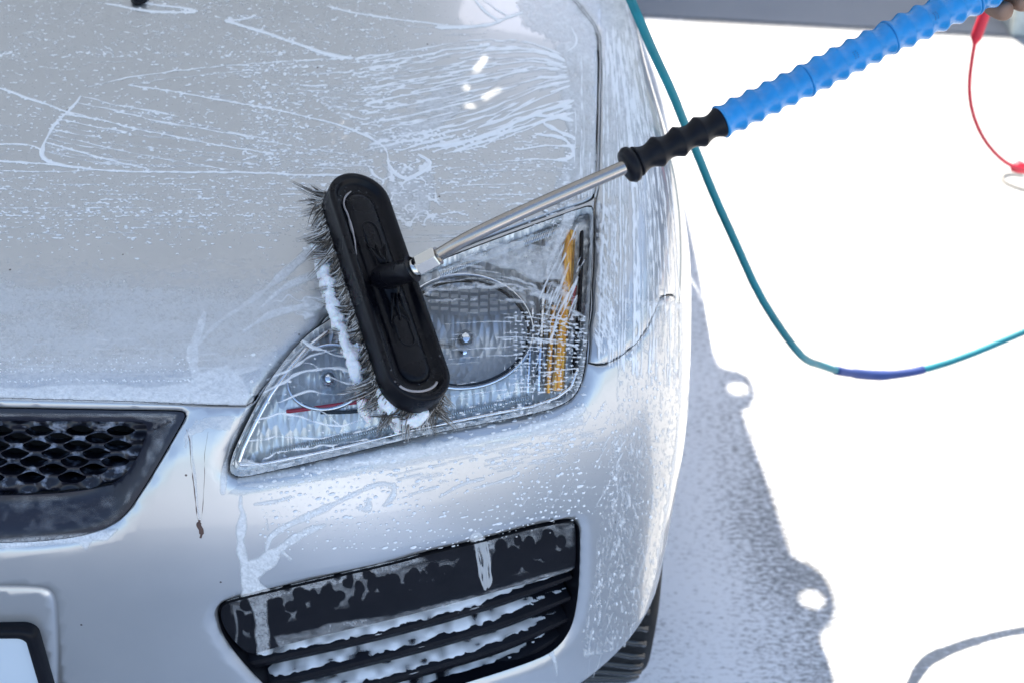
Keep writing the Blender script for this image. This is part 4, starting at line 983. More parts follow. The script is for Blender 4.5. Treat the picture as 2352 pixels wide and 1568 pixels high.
def foam_mesh(name, m, parent, material, base=0.):
    ok = m & (HH > -.35)
    q = ok[:-1, :-1] & ok[1:, :-1] & ok[:-1, 1:] & ok[1:, 1:]
    pos = HH > .0; q &= (pos[:-1, :-1] | pos[1:, :-1] | pos[:-1, 1:] | pos[1:, 1:])
    # keep clear of the outline of the body
    hitg = bil(CHIT.astype(float), GX, GY) > .999; fc = bil(CFC, GX, GY) > .035; g = hitg & fc; q &= g[:-1, :-1] & g[1:, 1:] & g[:-1, 1:] & g[1:, :-1]
    J, I = np.nonzero(q); ids = np.stack([J*NX+I, (J+1)*NX+I, (J+1)*NX+I+1, J*NX+I+1], -1); u, inv = np.unique(ids, return_inverse=True); Fq = inv.reshape(ids.shape)
    x = GX.ravel()[u]; y = GY.ravel()[u]; P = bil(CP, x, y); N = bil(CN, x, y); N /= np.linalg.norm(N, axis=-1, keepdims=True)
    h = HH.ravel()[u]*PXM+base-bil(CL, x, y)
    if name == 'grille': h = h-gro_drop(x, y)+bil(CL, x, y)
    if name == 'lamp': h = h+bil(CL, x, y)-.0012-.0002
    if name == 'panel': h = h+bil(CL, x, y)-.007
    # lie a hair above the sheet under it
    V = P+N*(h+.00005)[:, None]
    a, b, c = V[Fq[:, 0]], V[Fq[:, 1]], V[Fq[:, 2]]
    if (np.cross(b-a, c-a)*N[Fq[:, 0]]).sum() < 0: Fq = Fq[:, ::-1]
    o = new_mesh('soap_foam', V, np.ascontiguousarray(Fq), material, parent, attrs={'thick': TH.ravel()[u]})
    o['kind'] = 'stuff'; return o
FOAM = {}
for nm, par, mt in (('hood', hood, 'foam'), ('lamp', hl, 'film'), ('grille', fr, 'thinfilm'), ('panel', car, 'thinfilm'), ('fender', fender, 'foam'), ('bumper', bumper, 'foam')):
    FOAM[nm] = foam_mesh(nm, masks[nm], par, M[mt])
# foam lying along each louvre
for k_, (so, q, wd) in enumerate(slat_paths):
    n = len(q); s = np.arange(n)*6.; kk = .62+.38*sstep(1330, 1150, q[:, 0]); mid = -wd*.45*kk
    amp = (.55+.45*sstep(1340, 1050, q[:, 0]))*(.88+.24*vnoise(s, 0*s+k_*5, 40, 1, 3))*(.45+.55*sstep(0, 60, s)); rings = []
    for t in np.linspace(-1, 1, 9):
        dy = mid+t*wd*.50*kk*amp; h = np.interp(-(dy)/(wd*kk), [0, 1], [-.0105, -.033])+(.0040+.0022*(vnoise(s, 0*s+t*9+k_*7, 11, 1.6, 21)-.4))*(1-t*t)*amp*(1 if k_ else 1.2)-.0012
        rings.append(px_surf(q[:, 0], q[:, 1]+dy, h))
    V = np.stack(rings, 1).reshape(-1, 3); Fc = [(i*9+j, i*9+j+1, (i+1)*9+j+1, (i+1)*9+j) for i in range(n-1) for j in range(8)]; thk = (np.sin(np.linspace(.25, math.pi-.25, 9))[None]*(-.15+1.5*vnoise(np.repeat(s[:, None], 9, 1), np.tile(np.arange(9.), (n, 1))+k_*20, 22, 2.2, 15))).ravel()
    o = new_mesh('soap_foam', V, Fc, M['foam'], so, attrs={'thick': thk}); o['kind'] = 'stuff'

# brown dirt run beside the grille and its blot
M['dirt'] = mat('dirt', (.10, .055, .045), .6)
for nm_, pth_, r_ in (('dirt_streak', [(428, 985), (436, 1010), (438, 1060), (446, 1120), (452, 1180), (458, 1205)], .0006), ('dirt_streak', [(478, 990), (470, 1040), (470, 1090), (466, 1160), (462, 1200)], .0004)):
    q = resample(pth_, 4); P = px_surf(q[:, 0], q[:, 1], -lip(q[:, 0], q[:, 1])); v, f = tube(P, r_*.7*(.05+1.3*vnoise(q[:, 1], q[:, 0]*0, 15, 1, int(r_*1e5))), 6); new_mesh(nm_, v, f, M['dirt'], bumper)
q = resample([(459, 1192), (456, 1205), (462, 1215), (463, 1226), (460, 1236)], 2); v, f = tube(px_surf(q[:, 0], q[:, 1], -.0008), [.0004]+[.0014]*3+[.0026]*(len(q)-10)+[.0014]*5+[.0003], 8); new_mesh('dirt_blot', v, f, M['dirt'], bumper)
# ================================================================ washing brush with its handle
Cs = px_surf(np.array([885.]), np.array([690.]), 0)[0]
bn = np.array([.42, -.25, .87]); bn /= np.linalg.norm(bn)
dep_c = (Cs-CAM)@FWD-.052
BC = at(884, 655, dep_c)                       # centre of the brush body top
def on_plane(x, y): d = ray(x, y); t = ((BC-CAM)@bn)/(d@bn); return CAM+d*t
A0 = on_plane(824, 437); A1 = on_plane(968, 868)
ba = A1-A0; HL_ = np.linalg.norm(ba)/2; ba /= 2*HL_; BC = (A0+A1)/2; bb = np.cross(bn, ba)
W0 = on_plane(935, 600)-on_plane(800, 640); HW = abs(W0@bb)/2
print('brush', HL_, HW, BC, 'surface', Cs)
def stadium(inset, n=22, hl_=None, hw_=None):
    hw = (hw_ or HW)-inset; hl2_ = (hl_ or HL_)+(.0)-inset; r = hw; L = hl2_-r; p = []
    L = max(L, .001)
    for s in (1, -1):
        for i in range(n+1):
            a = -math.pi/2+math.pi*i/n; p.append((s*(L+r*math.cos(a)), s*r*math.sin(a)))
    for_dense = resample(np.array(p), .004, True) if False else np.array(p)
    return for_dense
def bw(s, t, h): return BC+s*ba+t*bb+h*bn
def bstack(levels, **kw):
    V = []; Fc = []; n = None
    for ins, h in levels:
        l = stadium(ins, **kw); n = len(l); V += [bw(a, b, h) for a, b in l]
    for k in range(len(levels)-1):
        for i in range(n): j = (i+1) % n; Fc.append((k*n+i, k*n+j, (k+1)*n+j, (k+1)*n+i))
    Fc.append(tuple((len(levels)-1)*n+i for i in range(n))); Fc.append(tuple(range(n))[::-1])
    return np.array(V), Fc
brush = thing('washing_brush', tuple(bw(0, 0, -.05)), 'black oblong washing brush on a steel tube with blue ribbed grips, pressed on the headlight', 'brush')
HLx = HL_+.023; HW *= .95; 
v, f = bstack([(.001, -.025), (0, -.023), (0, -.003), (.0008, -.0008), (.0022, 0), (.0062, 0), (.0078, -.0012), (.0090, -.0058), (.0115, -.0070)], hl_=HLx)
o = new_mesh('brush_body', v, f, M['brush'], brush); crease(o, 60)
v, f = bstack([(0, -.0074), (.0010, -.0055), (.0035, -.0035), (.0065, -.0028)], hl_=HLx-.022, hw_=HW*.52)
o = new_mesh('raised_rib', v, f, M['brush'], brush); crease(o, 60)
for s_ in (-1, 1):                                # small stiffening fins either side of the socket
    V = []; Fc = []; n = 0
    for t_ in (-.0075, 0, .0075):
        q = np.array([bw(s_*.018, t_*.4, .004), bw(s_*.030, t_*.8, .0005), bw(s_*.044, t_*1.3, -.0018)]); v_, f_ = tube(q, [.0022, .0014, .0006], 6); V.append(v_); Fc += [tuple(k+n for k in g) for g in f_]; n += len(v_)
    new_mesh('socket_fin', np.vstack(V), Fc, M['brush'], brush)
    l = stadium(0, 10, .017, .0075); q = np.array([bw(a+s_*.055, b, -.0026) for a, b in l]); v_, f_ = tube(np.vstack([q, q[:1]]), .0009, 6); new_mesh('oval_moulding', v_, f_, M['brush'], brush)
# water beads added on the back of the brush for wet highlights
VV = []
for _ in range(130):
    l = stadium(rng.choice([.0012, .004, .012, .02, .026]), 14, HLx); a_, b_ = l[rng.integers(len(l))]*rng.uniform(.75, 1.); r_ = rng.uniform(.0004, .0011); u_ = abs(b_)/HW
    h_ = 0. if (a_*a_ > 0 and (abs(b_) > HW-.0062)) else -.0072
    th_ = np.linspace(0, 2*math.pi, 9)[:-1]; ring = lambda s, z: [bw(a_+r_*s*math.cos(q), b_+r_*s*math.sin(q), h_+z*r_) for q in th_]
    v = np.array(ring(1, -.1)+ring(.8, .4)+ring(.35, .62)); f = [(i+k*8, (i+1) % 8+k*8, (i+1) % 8+(k+1)*8, i+(k+1)*8) for k in range(2) for i in range(8)]+[tuple(range(16, 24))]; VV.append((v, f))
M['bead'] = mat('highlight_bead', (.02, .022, .028), .04, 0., Coat_Weight=1.); o = new_mesh('highlight_beads', *join(*VV), M['bead'], brush); o['kind'] = 'stuff'
# joint socket
S1_ = at(944, 619, dep_c-.045); base_ = bw(.0, 0, -.004)
hd = at(1190, 492, dep_c-.085)
dirh = (hd-S1_)/np.linalg.norm(hd-S1_)
sp0 = bw(-.004, -.002, -.004)
pth = np.array([sp0, sp0*.62+S1_*.38+bn*.003, sp0*.2+S1_*.8+bn*.001, S1_, S1_+dirh*.002]); pth = chaikin(pth, 2)
v, f = tube(pth, np.interp(np.linspace(0, 1, len(pth)), [0, .3, .75, .86, .9, 1], [.0150, .0115, .0112, .0125, .0132, .0132]), 26)
v2, f2 = tube(np.array([bw(-.028, 0, -.006), bw(.0, 0, -.001), bw(.028, 0, -.006)]), [.004, .014, .004], 20)
v3, f3 = tube(np.array([pth[-6]+bn*.010, pth[-6]+bn*.0135]), .0042, 16)
o = new_mesh('joint_socket', *join((v, f), (v2, f2), (v3, f3)), M['brush'], brush); crease(o, 50)
S2_ = S1_+dirh*.008; S3_ = S2_+dirh*.022
v, f = tube(np.array([S1_, S2_]), .0080, 24); new_mesh('steel_collar', v, f, M['nut'], brush)
v, f = tube(np.array([S2_, S2_+dirh*.001, S3_-dirh*.001, S3_]), [.0090, .0100, .0100, .0090], 6); o = new_mesh('hex_nut', v, f, M['nut'], brush, smooth=False)
DG = dep_c-.115
G0 = at(1438, 383, DG)
tp = chaikin(np.array([S3_, at(1080, 543, dep_c-.075), at(1200, 487, dep_c-.085), at(1300, 443, dep_c-.098), G0, at(1470, 368, DG-.002)]), 3)
v, f = tube(resample(tp, .004), .0061, 24); new_mesh('steel_tube', v, f, M['steel'], brush)
TRK = [(1436, 384), (1655, 281), (1848, 187), (2040, 88), (2232, -2), (2430, -100), (2640, -205)]
DD = [DG, DG+.017, DG+.034, DG+.051, DG+.068, DG+.085, DG+.102]
TP = [at(x, y, d) for (x, y), d in zip(TRK, DD)]
def grip(a, b, nw, r0, mname, name, amp=.19):
    L = np.linalg.norm(b-a); n = nw*14; u = np.linspace(0, 1, n+1); w = (u*nw) % 1.0
    r = r0*(1+.10*np.sin(np.clip(w, 0, 1)*math.pi*2-math.pi*.35)-.06*(w < .12))
    r = r0*(1.05-amp*np.power(np.sin(math.pi*w), 1.15))
    P = a[None]+(b-a)[None]*u[:, None]
    r = np.concatenate([[r[0]*.6, r[0]*.97], r[1:-1], [r0*1.0, r0*.98, r0*.7]]); P = np.vstack([P[:1], P[:1]+(P[1]-P[0])*.12, P[1:-1], P[-1:]-(P[1]-P[0])*.3, P[-1:]-(P[1]-P[0])*.1, P[-1:]])
    v, f = tube(P, r, 32); return new_mesh(name, v, f, M[mname], brush)
R0 = .0144
# end flange of the black grip
d0 = (TP[1]-TP[0]); d0 /= np.linalg.norm(d0)
v, f = tube(np.array([TP[0]-d0*.001, TP[0], TP[0]+d0*.004, TP[0]+d0*.0075, TP[0]+d0*.010, TP[0]+d0*.015]), [.009, .0138, .0162, .0158, .0125, .0112], 32); 
fl_ = new_mesh('grip_flange', v, f, M['black'], brush)
grip(TP[0]+d0*.011, TP[1], 4, R0*.93, 'black', 'black_grip', .27)
for k in range(1, 6): grip(TP[k], TP[k+1]-(TP[k+1]-TP[k])*.006, 5, R0*(.99+.034*k), 'blue', 'blue_grip')

# small dark print marks on the blue grips
M['ink'] = mat('dark_print', (.01, .03, .09), .6)
for (mx0, my0) in ((1947, 128), (2134, 46)):
    s_ = TP[0]; best = None
    for k in range(1, 6):
        for u in np.linspace(0, 1, 60):
            p = TP[k]*(1-u)+TP[k+1]*u; x_, y_ = proj(p); d2 = (x_-mx0)**2+(y_-my0)**2
            if best is None or d2 < best[0]: best = (d2, p, TP[k+1]-TP[k])
    p = best[1]; ax_ = best[2]/np.linalg.norm(best[2]); tc_ = CAM-p; tc_ -= ax_*(tc_@ax_); tc_ /= np.linalg.norm(tc_); sd_ = np.cross(ax_, tc_); VV = []
    for i in range(4):
        for j in (-1, 1):
            c_ = p+ax_*(j*.0014)+sd_*(i-1.5)*.0019; c_ = c_+tc_*(R0*1.09-.0002-.0006*(i-1.5)**2); a_ = rng.uniform(-.6, .6)
            VV.append(tube(np.array([c_-(ax_*math.cos(a_)+sd_*math.sin(a_))*.0007, c_+(ax_*math.cos(a_)+sd_*math.sin(a_))*.0007]), .00022, 5))
    v, f = join(*VV); o = new_mesh('print_mark', v, f, M['ink'], brush); o['kind'] = 'stuff'
# bristles: clumped, bent hairs
M['bristle'] = mat('bristle', (.05, .04, .035), .6); t_ = NT(M['bristle']); a_ = t_.node('ShaderNodeAttribute', attribute_name='tone')
t_.link(t_.ramp(a_.outputs['Fac'], [(.0, (.03, .025, .022)), (.45, (.13, .11, .09)), (.75, (.34, .31, .28)), (1., (.62, .61, .60))]), t_.b.inputs['Base Color'])
V = []; Fc = []; TN = []; n = 0
for cl_ in range(1250):
    u = rng.random()
    l = resample(stadium(.0015+.020*(rng.random()**2.4), 12, HLx), .003, True); k = rng.integers(len(l)); s0, t0 = l[k]*(1-rng.random()*.05)
    out = np.array([np.sign(s0)*max(0, abs(s0)-(HLx-HW)), t0*1.0]); out = out/(np.linalg.norm(out)+1e-9); edge = 1.
    spread = rng.uniform(.10, .66); left = t0 > 0
    cd = out*spread+np.clip(rng.normal(0, .13, 2), -.25, .25); cLen = rng.uniform(.019, .027); sag = rng.normal(0, .010, 2)
    for h_ in range(9):
        j = rng.normal(0, .0028, 2); a = np.array([s0+j[0], t0+j[1]]); e = a*.35+np.array([s0, t0])*.65+cd*cLen*.62+rng.normal(0, .0011, 2); L = cLen*rng.uniform(.82, 1.0); P = []
        for q in np.linspace(0, 1, 5):
            p2 = a+(e-a)*q**1.25+sag*q*q; hh = -.023-L*(q-.30*q*q*min(1.3, spread)); P.append(bw(p2[0], p2[1], hh))
        v_, f_ = tube(np.array(P), np.array([1, 1, .85, .6, .15])*.00058, 3, False); V.append(v_); Fc += [tuple(i+n for i in g) for g in f_]; n += len(v_)
        tn = rng.choice([.05, .35, .65, .95], p=[.28, .22, .24, .26]); TN += [min(1, tn+.22*(i//3)/4) for i in range(len(v_))]
# keep hairs above the car body
V = np.vstack(V)
for _ in range(3):
    g = G(V); below = g < .0015; V[below] += grad(V[below])*(.0015-g[below])[:, None]
o = new_mesh('bristles', V, Fc, M['bristle'], brush, attrs={'tone': TN}); o['kind'] = 'stuff'
# foam caught in the bristles
def lump(name, balls, parent, vox=.0016):
    V = []; Fc = []; n = 0
    bm = bmesh.new(); bmesh.ops.create_icosphere(bm, subdivisions=2, radius=1); base = np.array([v.co[:] for v in bm.verts]); bf = [tuple(v.index for v in f.verts) for f in bm.faces]; bm.free()
    for c, r in balls: V.append(base*r*rng.uniform(.8, 1.15, 3)+c); Fc += [tuple(i+n for i in g) for g in bf]; n += len(base)
    o = new_mesh(name, np.vstack(V), Fc, M['lumpfoam'], parent); m = o.modifiers.new('merge', 'REMESH'); m.mode = 'VOXEL'; m.voxel_size = vox; m.use_smooth_shade = True
    s = o.modifiers.new('soften', 'SMOOTH'); s.iterations = 2; tx = bpy.data.textures.new('lather', 'CLOUDS'); tx.noise_scale = .006; d = o.modifiers.new('froth', 'DISPLACE'); d.texture = tx; d.strength = .0045; d.mid_level = .5; d.texture_coords = 'GLOBAL'; o['kind'] = 'stuff'; return o
M['lumpfoam'] = mat('foam_lather', (.84, .87, .91), .45, 0., Subsurface_Weight=.3, Subsurface_Scale=.004)
_t = NT(M['lumpfoam']); _t.link(_t.bump(_t.noise(_t.coord(), 420, 4, .7), .6, .0025), _t.b.inputs['Normal'])
def px_lump_pt(x, y, up): P = px_surf(np.array([x]), np.array([y]), 0)[0]; return P-(P-CAM)/np.linalg.norm(P-CAM)*up
balls = []
def lrope(path, r, up, jit=.3):
    q = resample(chaikin(path, 2), 5)
    for i, (x, y) in enumerate(q):
        rr = np.interp(i/len(q), np.linspace(0, 1, len(r)), r)*rng.uniform(1-jit, 1+jit)*.00041; u_ = np.interp(i/len(q), np.linspace(0, 1, len(up)), up)
        balls.append((px_lump_pt(x+rng.normal(0, 2), y+rng.normal(0, 2), u_), max(rr, .0015)))
lrope([(782, 745), (800, 800), (818, 850), (826, 890), (828, 925), (842, 958)], [10, 12, 14, 12, 11, 9], [.030, .034, .036, .034, .026, .016], .15)
lrope([(732, 560), (740, 600), (750, 640), (760, 690), (775, 735)], [15, 17, 16, 14, 11], [.036, .038, .038, .034, .030], .35)
lrope([(742, 520), (736, 555)], [9, 13], [.034, .032], .4)
lrope([(880, 890), (892, 920), (905, 950), (925, 965)], [15, 20, 24, 20], [.046, .047, .044, .036], .3)
lrope([(925, 965), (960, 950), (985, 925)], [20, 16, 9], [.044, .046, .046], .35)
lrope([(905, 955), (912, 990)], [14, 6], [.016, .008], .35)
for _ in range(46):
    t = rng.random(); x = np.interp(t, [0, .5, 1], [738, 800, 905]); y = np.interp(t, [0, .5, 1], [520, 800, 960]); balls.append((px_lump_pt(x+rng.normal(0, 14), y+rng.normal(0, 18), rng.uniform(.015, .034)), rng.uniform(.0014, .0032)))
lrope([(735, 560), (752, 640), (772, 720), (800, 790), (835, 860), (868, 905)], [6, 9, 8, 8, 9, 8], [.028, .028, .026, .024, .024, .022], .6)
for _ in range(90):
    t = rng.random(); x = np.interp(t, [0, .35, 1], [742, 775, 890]); y = np.interp(t, [0, .35, 1], [520, 720, 930]); balls.append((px_lump_pt(x+rng.normal(0, 12), y+rng.normal(0, 12), rng.uniform(.022, .034)), rng.uniform(.0016, .0042)))
lump('lather', balls, brush)
# thin dried soap line and bubbles on the back of the brush
def on_top(x, y, h): d = ray(x, y); c = BC+bn*h; t = ((c-CAM)@bn)/(d@bn); return CAM+d*t
sl = resample(chaikin([(806, 440), (792, 452), (788, 472), (800, 495), (806, 520), (814, 545), (818, 585)], 2), 4)
P = np.array([on_top(x, y, -.0058) for x, y in sl]); v, f = tube(P, .0011*(.5+vnoise(np.arange(len(P))*4., np.zeros(len(P)), 14, 1, 2)), 6)
P2 = [on_top(*ell(958, 872, 46, 26, a, a, 1)[0], .0003) for a in np.linspace(10, 150, 26)]; v2, f2 = tube(np.array(P2), .0012, 6)
v3, f3 = tube(np.array([on_top(876, 786, -.006), on_top(878, 800, -.006)]), .0022, 8)
M['soapline'] = mat('soap_residue', (.34, .31, .31), .5)
for a_ in ((v, f), (v2, f2), (v3, f3)): new_mesh('soap_line', *a_, M['soapline'], brush)

# ================================================================ hoses
TH_ = [(1330, -1000), (1350, -700), (1385, -350), (1410, -150), (1425, -70), (1440, -20), (1466, 40), (1500, 120), (1545, 215), (1572, 285), (1600, 350), (1640, 450), (1690, 560), (1740, 672), (1790, 752), (1835, 812), (1858, 830), (1885, 838), (1925, 852), (1985, 860), (2040, 862), (2110, 852), (2200, 826), (2352, 763), (2520, 690), (2760, 640), (3100, 640), (3600, 700)]
TZ = np.interp(np.arange(len(TH_)), [0, 4, 6, 10, 16, 19, 22, 24, 27], [1.35, 1.60, 1.56, 1.74, 1.99, 2.15, 2.20, 2.23, 2.50])
hp = resample(np.array([at(x, y, z) for (x, y), z in zip(TH_, TZ)]), .03); hp = resample(chaikin([tuple(p) for p in np.array([at(x, y, z) for (x, y), z in zip(TH_, TZ)])], 1), .01)
v, f = tube(hp, .0052, 12); hose = new_mesh('hose', v, f, M['teal']); tag(hose, 'thin teal hose hanging past the fender, taped blue at its lowest point', 'hose')
hpx, hpy = proj(hp); sg_ = (hpx > 1915) & (hpx < 2130) & (hpy > 800); q = hp[sg_]; rr = .0061+.0008*vnoise(np.arange(len(q))*1., np.zeros(len(q)), 4, 1, 9)
rr[(hpx[sg_] > 1960) & (hpx[sg_] < 2040)] += .0010
v, f = tube(q, rr, 12); new_mesh('tape_wrap', v, f, M['bluetape'], hose)
rp = chaikin([(2420, -700), (2370, -400), (2330, -200), (2290, -60), (2272, 5), (2256, 48), (2240, 92), (2232, 140), (2226, 190), (2228, 235), (2240, 280), (2258, 318), (2284, 352), (2312, 376), (2340, 388), (2375, 392), (2450, 385), (2560, 360), (2700, 350)], 1)
zr = 2.15+.25*np.linspace(0, 1, len(rp)); P = resample(np.array([at(x, y, z) for (x, y), z in zip(rp, zr)]), .01); ry = proj(P)[1]
v, f = tube(P, .0030+.0058*sstep(104, 86, ry), 12); rh = new_mesh('hose', v, f, M['red']); tag(rh, 'thin red hose hanging in a curve at the right edge, thicker at its top end', 'hose')
kb = at(2338, 388, 2.4); v, f = tube(np.array([kb+[-.012, 0, 0], kb+[0, 0, .004], kb+[.022, 0, -.003]]), [.005, .011, .007], 10); new_mesh('hose_joint', v, f, M['red'], rh)
wv = resample(chaikin([(2352, 402), (2320, 398), (2302, 404), (2300, 412), (2320, 424), (2352, 436), (2400, 440)], 2), 6); P = np.array([ground_at(x, y, .004) for x, y in wv])
v, f = tube(P, .0030, 6); wi = new_mesh('wire', v, f, M['wire']); tag(wi, 'thin grey wire loop lying on the bright ground under the red hose joint', 'wire')

# ================================================================ hand and forearm holding the blue grip
hd_ = TP[5]-TP[4]; hd_ /= np.linalg.norm(hd_)
person = None
def skin_obj(name, chains, material, parent=None, sub=2):
    me = bpy.data.meshes.new(name); vs = []; es = []; rs = []
    for ch in chains:
        pts_, link = ch; st_ = len(vs)
        for (p, r) in pts_: vs.append(tuple(p)); rs.append(r)
        if link is not None: es.append((link, st_))
        for i in range(st_, len(vs)-1): es.append((i, i+1))
    me.from_pydata(vs, es, []); o = bpy.data.objects.new(name, me); COL.objects.link(o)
    md = o.modifiers.new('skin', 'SKIN'); md.use_smooth_shade = True; sv = me.skin_vertices[0].data
    for i, r in enumerate(rs): sv[i].radius = (r, r)
    sv[0].use_root = True; s = o.modifiers.new('sub', 'SUBSURF'); s.levels = s.render_levels = sub; me.materials.append(material)
    if parent: attach(o, parent)
    return o
ax = hd_; Hc = at(2400, -66, DD[4]-.012)            # on the handle axis where the fist closes
Hc = TP[4]+ax*((Hc-TP[4])@ax)
tc = (CAM-Hc); tc -= ax*(tc@ax); tc /= np.linalg.norm(tc)    # towards the viewer
dn = np.cross(ax, tc); dn = dn if dn[2] < 0 else -dn           # below the handle
def around(s, ang, r): return Hc+ax*s+(math.cos(ang)*tc+math.sin(ang)*dn)*r
chains = []
# palm under the handle, then forearm
palm = [(around(.00, math.radians(95), .034), .024), (around(.022, math.radians(98), .035), .026), (around(.046, math.radians(95), .036), .025), (around(.070, math.radians(88), .040), .022)]
wrist = [(around(.095, math.radians(80), .062), .024), (around(.13, math.radians(75), .10), .030), (around(.20, math.radians(70), .19), .038), (around(.28, math.radians(68), .30), .044)]
chains.append((palm+wrist, None))
fing = []
for i, (s, L) in enumerate([(-.030, .8), (-.008, .95), (.014, 1.0), (.036, .95)]):
    rr = .0088+.0006*(i > 0); pts_ = [(around(s, math.radians(100), .028), rr*1.15), (around(s-.002, math.radians(148), .0285), rr*1.08), (around(s-.003, math.radians(196), .0275), rr), (around(s-.003, math.radians(240), .0265), rr*.95), (around(s-.002, math.radians(282+10*L), .0262), rr*.85)]
    fing.append(pts_)
hand = skin_obj('person', chains, M['skin']); tag(hand, 'bare weathered hand at the top right corner closed round the blue brush handle', 'person')
vs = None
for k, p_ in enumerate(fing):      # fingers rooted inside the palm
    skin_obj('finger', [(p_, None)], M['skin'], hand)
th = [(around(.055, math.radians(70), .030), .012), (around(.045, math.radians(20), .030), .0115), (around(.030, math.radians(-20), .029), .0105), (around(.012, math.radians(-48), .028), .009)]
skin_obj('thumb', [(th, None)], M['skin'], hand)
sl_ = [(around(.16, math.radians(72), .145), .042), (around(.22, math.radians(70), .215), .048), (around(.32, math.radians(68), .34), .056), (around(.42, math.radians(66), .50), .062)]
skin_obj('sleeve', [(sl_, None)], M['sleeve'], hand)

# ================================================================ ground, canopy, building, post
def plane(name, x0, x1, y0, y1, z, m, nx=1, ny=1):
    X = np.linspace(x0, x1, nx+1); Y = np.linspace(y0, y1, ny+1); V = [(x, y, z) for y in Y for x in X]; Fc = [(j*(nx+1)+i, j*(nx+1)+i+1, (j+1)*(nx+1)+i+1, (j+1)*(nx+1)+i) for j in range(ny) for i in range(nx)]
    o = new_mesh(name, V, Fc, m, smooth=False); o['kind'] = 'structure'; return o
mg = mat('concrete', (.4, .4, .4), .75); t = NT(mg); v = t.coord()
n1 = t.noise(v, 1.3, 4); n2 = t.noise(v, 55, 5, .65)
conc = t.mix(n1, (.43, .425, .41), (.52, .515, .50)); conc = t.mix(t.ramp(n2, [(.35, g3(0)), (.65, g3(.35))]), conc, (.22, .22, .23))
# soapy water film spread on the slab round the car: patches, bubbles
sxyz = t.node('ShaderNodeSeparateXYZ'); t.link(v, sxyz.inputs[0])
mx_ = t.node('ShaderNodeMapRange', i_1=1.22, i_2=1.00, i_3=0., i_4=1.); t.link(sxyz.outputs[0], mx_.inputs[0])
nz = t.noise(v, 5, 3); nf = t.noise(t.coord((1, 2.0, 1)), 85, 5, .7)
ad = t.node('ShaderNodeMath', operation='MULTIPLY_ADD', i_1=.9, i_2=-.45); t.link(nz, ad.inputs[0])
a2 = t.node('ShaderNodeMath', operation='ADD'); t.link(ad.outputs[0], a2.inputs[0]); my_ = t.node('ShaderNodeMapRange', i_1=-.1, i_2=.7, i_3=-1.2, i_4=0.); t.link(sxyz.outputs[0], my_.inputs[0]); a1 = t.node('ShaderNodeMath', operation='ADD'); t.link(mx_.outputs[0], a1.inputs[0]); t.link(my_.outputs[0], a1.inputs[1]); t.link(a1.outputs[0], a2.inputs[1])
a3 = t.node('ShaderNodeMath', operation='MULTIPLY_ADD', i_1=4.2, i_2=-2.1); t.link(nf, a3.inputs[0])
a4 = t.node('ShaderNodeMath', operation='ADD'); t.link(a2.outputs[0], a4.inputs[0]); t.link(a3.outputs[0], a4.inputs[1])
wx_ = t.node('ShaderNodeMapRange', i_1=1.24, i_2=1.12, i_3=0., i_4=1.); t.link(sxyz.outputs[0], wx_.inputs[0]); conc = t.mix(wx_.outputs[0], conc, (.27, .275, .285))
fm = t.ramp(a4.outputs[0], [(.10, g3(0)), (.95, g3(1))]); col = t.mix(fm, conc, (.86, .88, .91)); t.link(col, t.b.inputs['Base Color'])
rr = t.node('ShaderNodeMapRange', i_3=.75, i_4=.25); t.link(fm, rr.inputs[0]); t.link(rr.outputs[0], t.b.inputs['Roughness'])
t.link(t.bump(nf, .25, .004), t.b.inputs['Normal'])
plane('ground', -60, 60, -60, 60, 0, mg)

SEL = math.radians(50); SAZ = math.radians(-17)         # sun behind the car, a touch to the right
SUN = np.array([math.sin(SAZ)*math.cos(SEL), math.cos(SAZ)*math.cos(SEL), math.sin(SEL)])
CZ = 1.95
def up_to(P, z=CZ): return P+SUN*((z-P[2])/SUN[2])
edge = [ground_at(np.array(x*1.), np.array(y*1.)) for x, y in [(1475, 560), (1560, 640), (1590, 680), (1612, 740), (1638, 805), (1652, 838)]]
tab1 = [(1668, 846), (1692, 850), (1718, 862), (1733, 888), (1734, 912), (1724, 934), (1706, 942)]
mid_ = [(1716, 975), (1740, 1040), (1762, 1100), (1785, 1170), (1805, 1235), (1818, 1272)]
tab2 = [(1838, 1285), (1864, 1296), (1893, 1320), (1912, 1357), (1920, 1395), (1911, 1428), (1894, 1446), (1886, 1456)]
end_ = [(1890, 1500), (1898, 1568), (1904, 1640)]
tp_ = [p for p in edge]+[ground_at(np.array(x*1.), np.array(y*1.)) for x, y in tab1+mid_+tab2+end_]
C2 = [up_to(p)[:2] for p in tp_]
x_end, y_end = C2[-1]; x_st, y_st = C2[0]
FY = -.30                                           # front edge of the awning (towards the street)
side2 = []
back2 = [(x_st-.02, y_st+.8), (x_st-.05, y_st+4.0)]
poly2 = [tuple(p) for p in back2[::-1]]+[tuple(p) for p in C2]+side2+[(x_end+.02, 1.80), (2.3, 1.80), (2.3, FY), (-2.8, FY), (-2.8, y_st+4.0)]  # front right wing added to keep the sun off the brush handle
poly2 = np.array(poly2)
def hole_at(px, py, r, el=1.):
    c = up_to(ground_at(np.array(px*1.), np.array(py*1.)))[:2]; return np.array([(c[0]+r*math.cos(a), c[1]+r*el*math.sin(a)) for a in np.linspace(0, 2*math.pi, 20, endpoint=False)])
hs = [hole_at(1695, 891, .019), hole_at(1864, 1374, .019)]
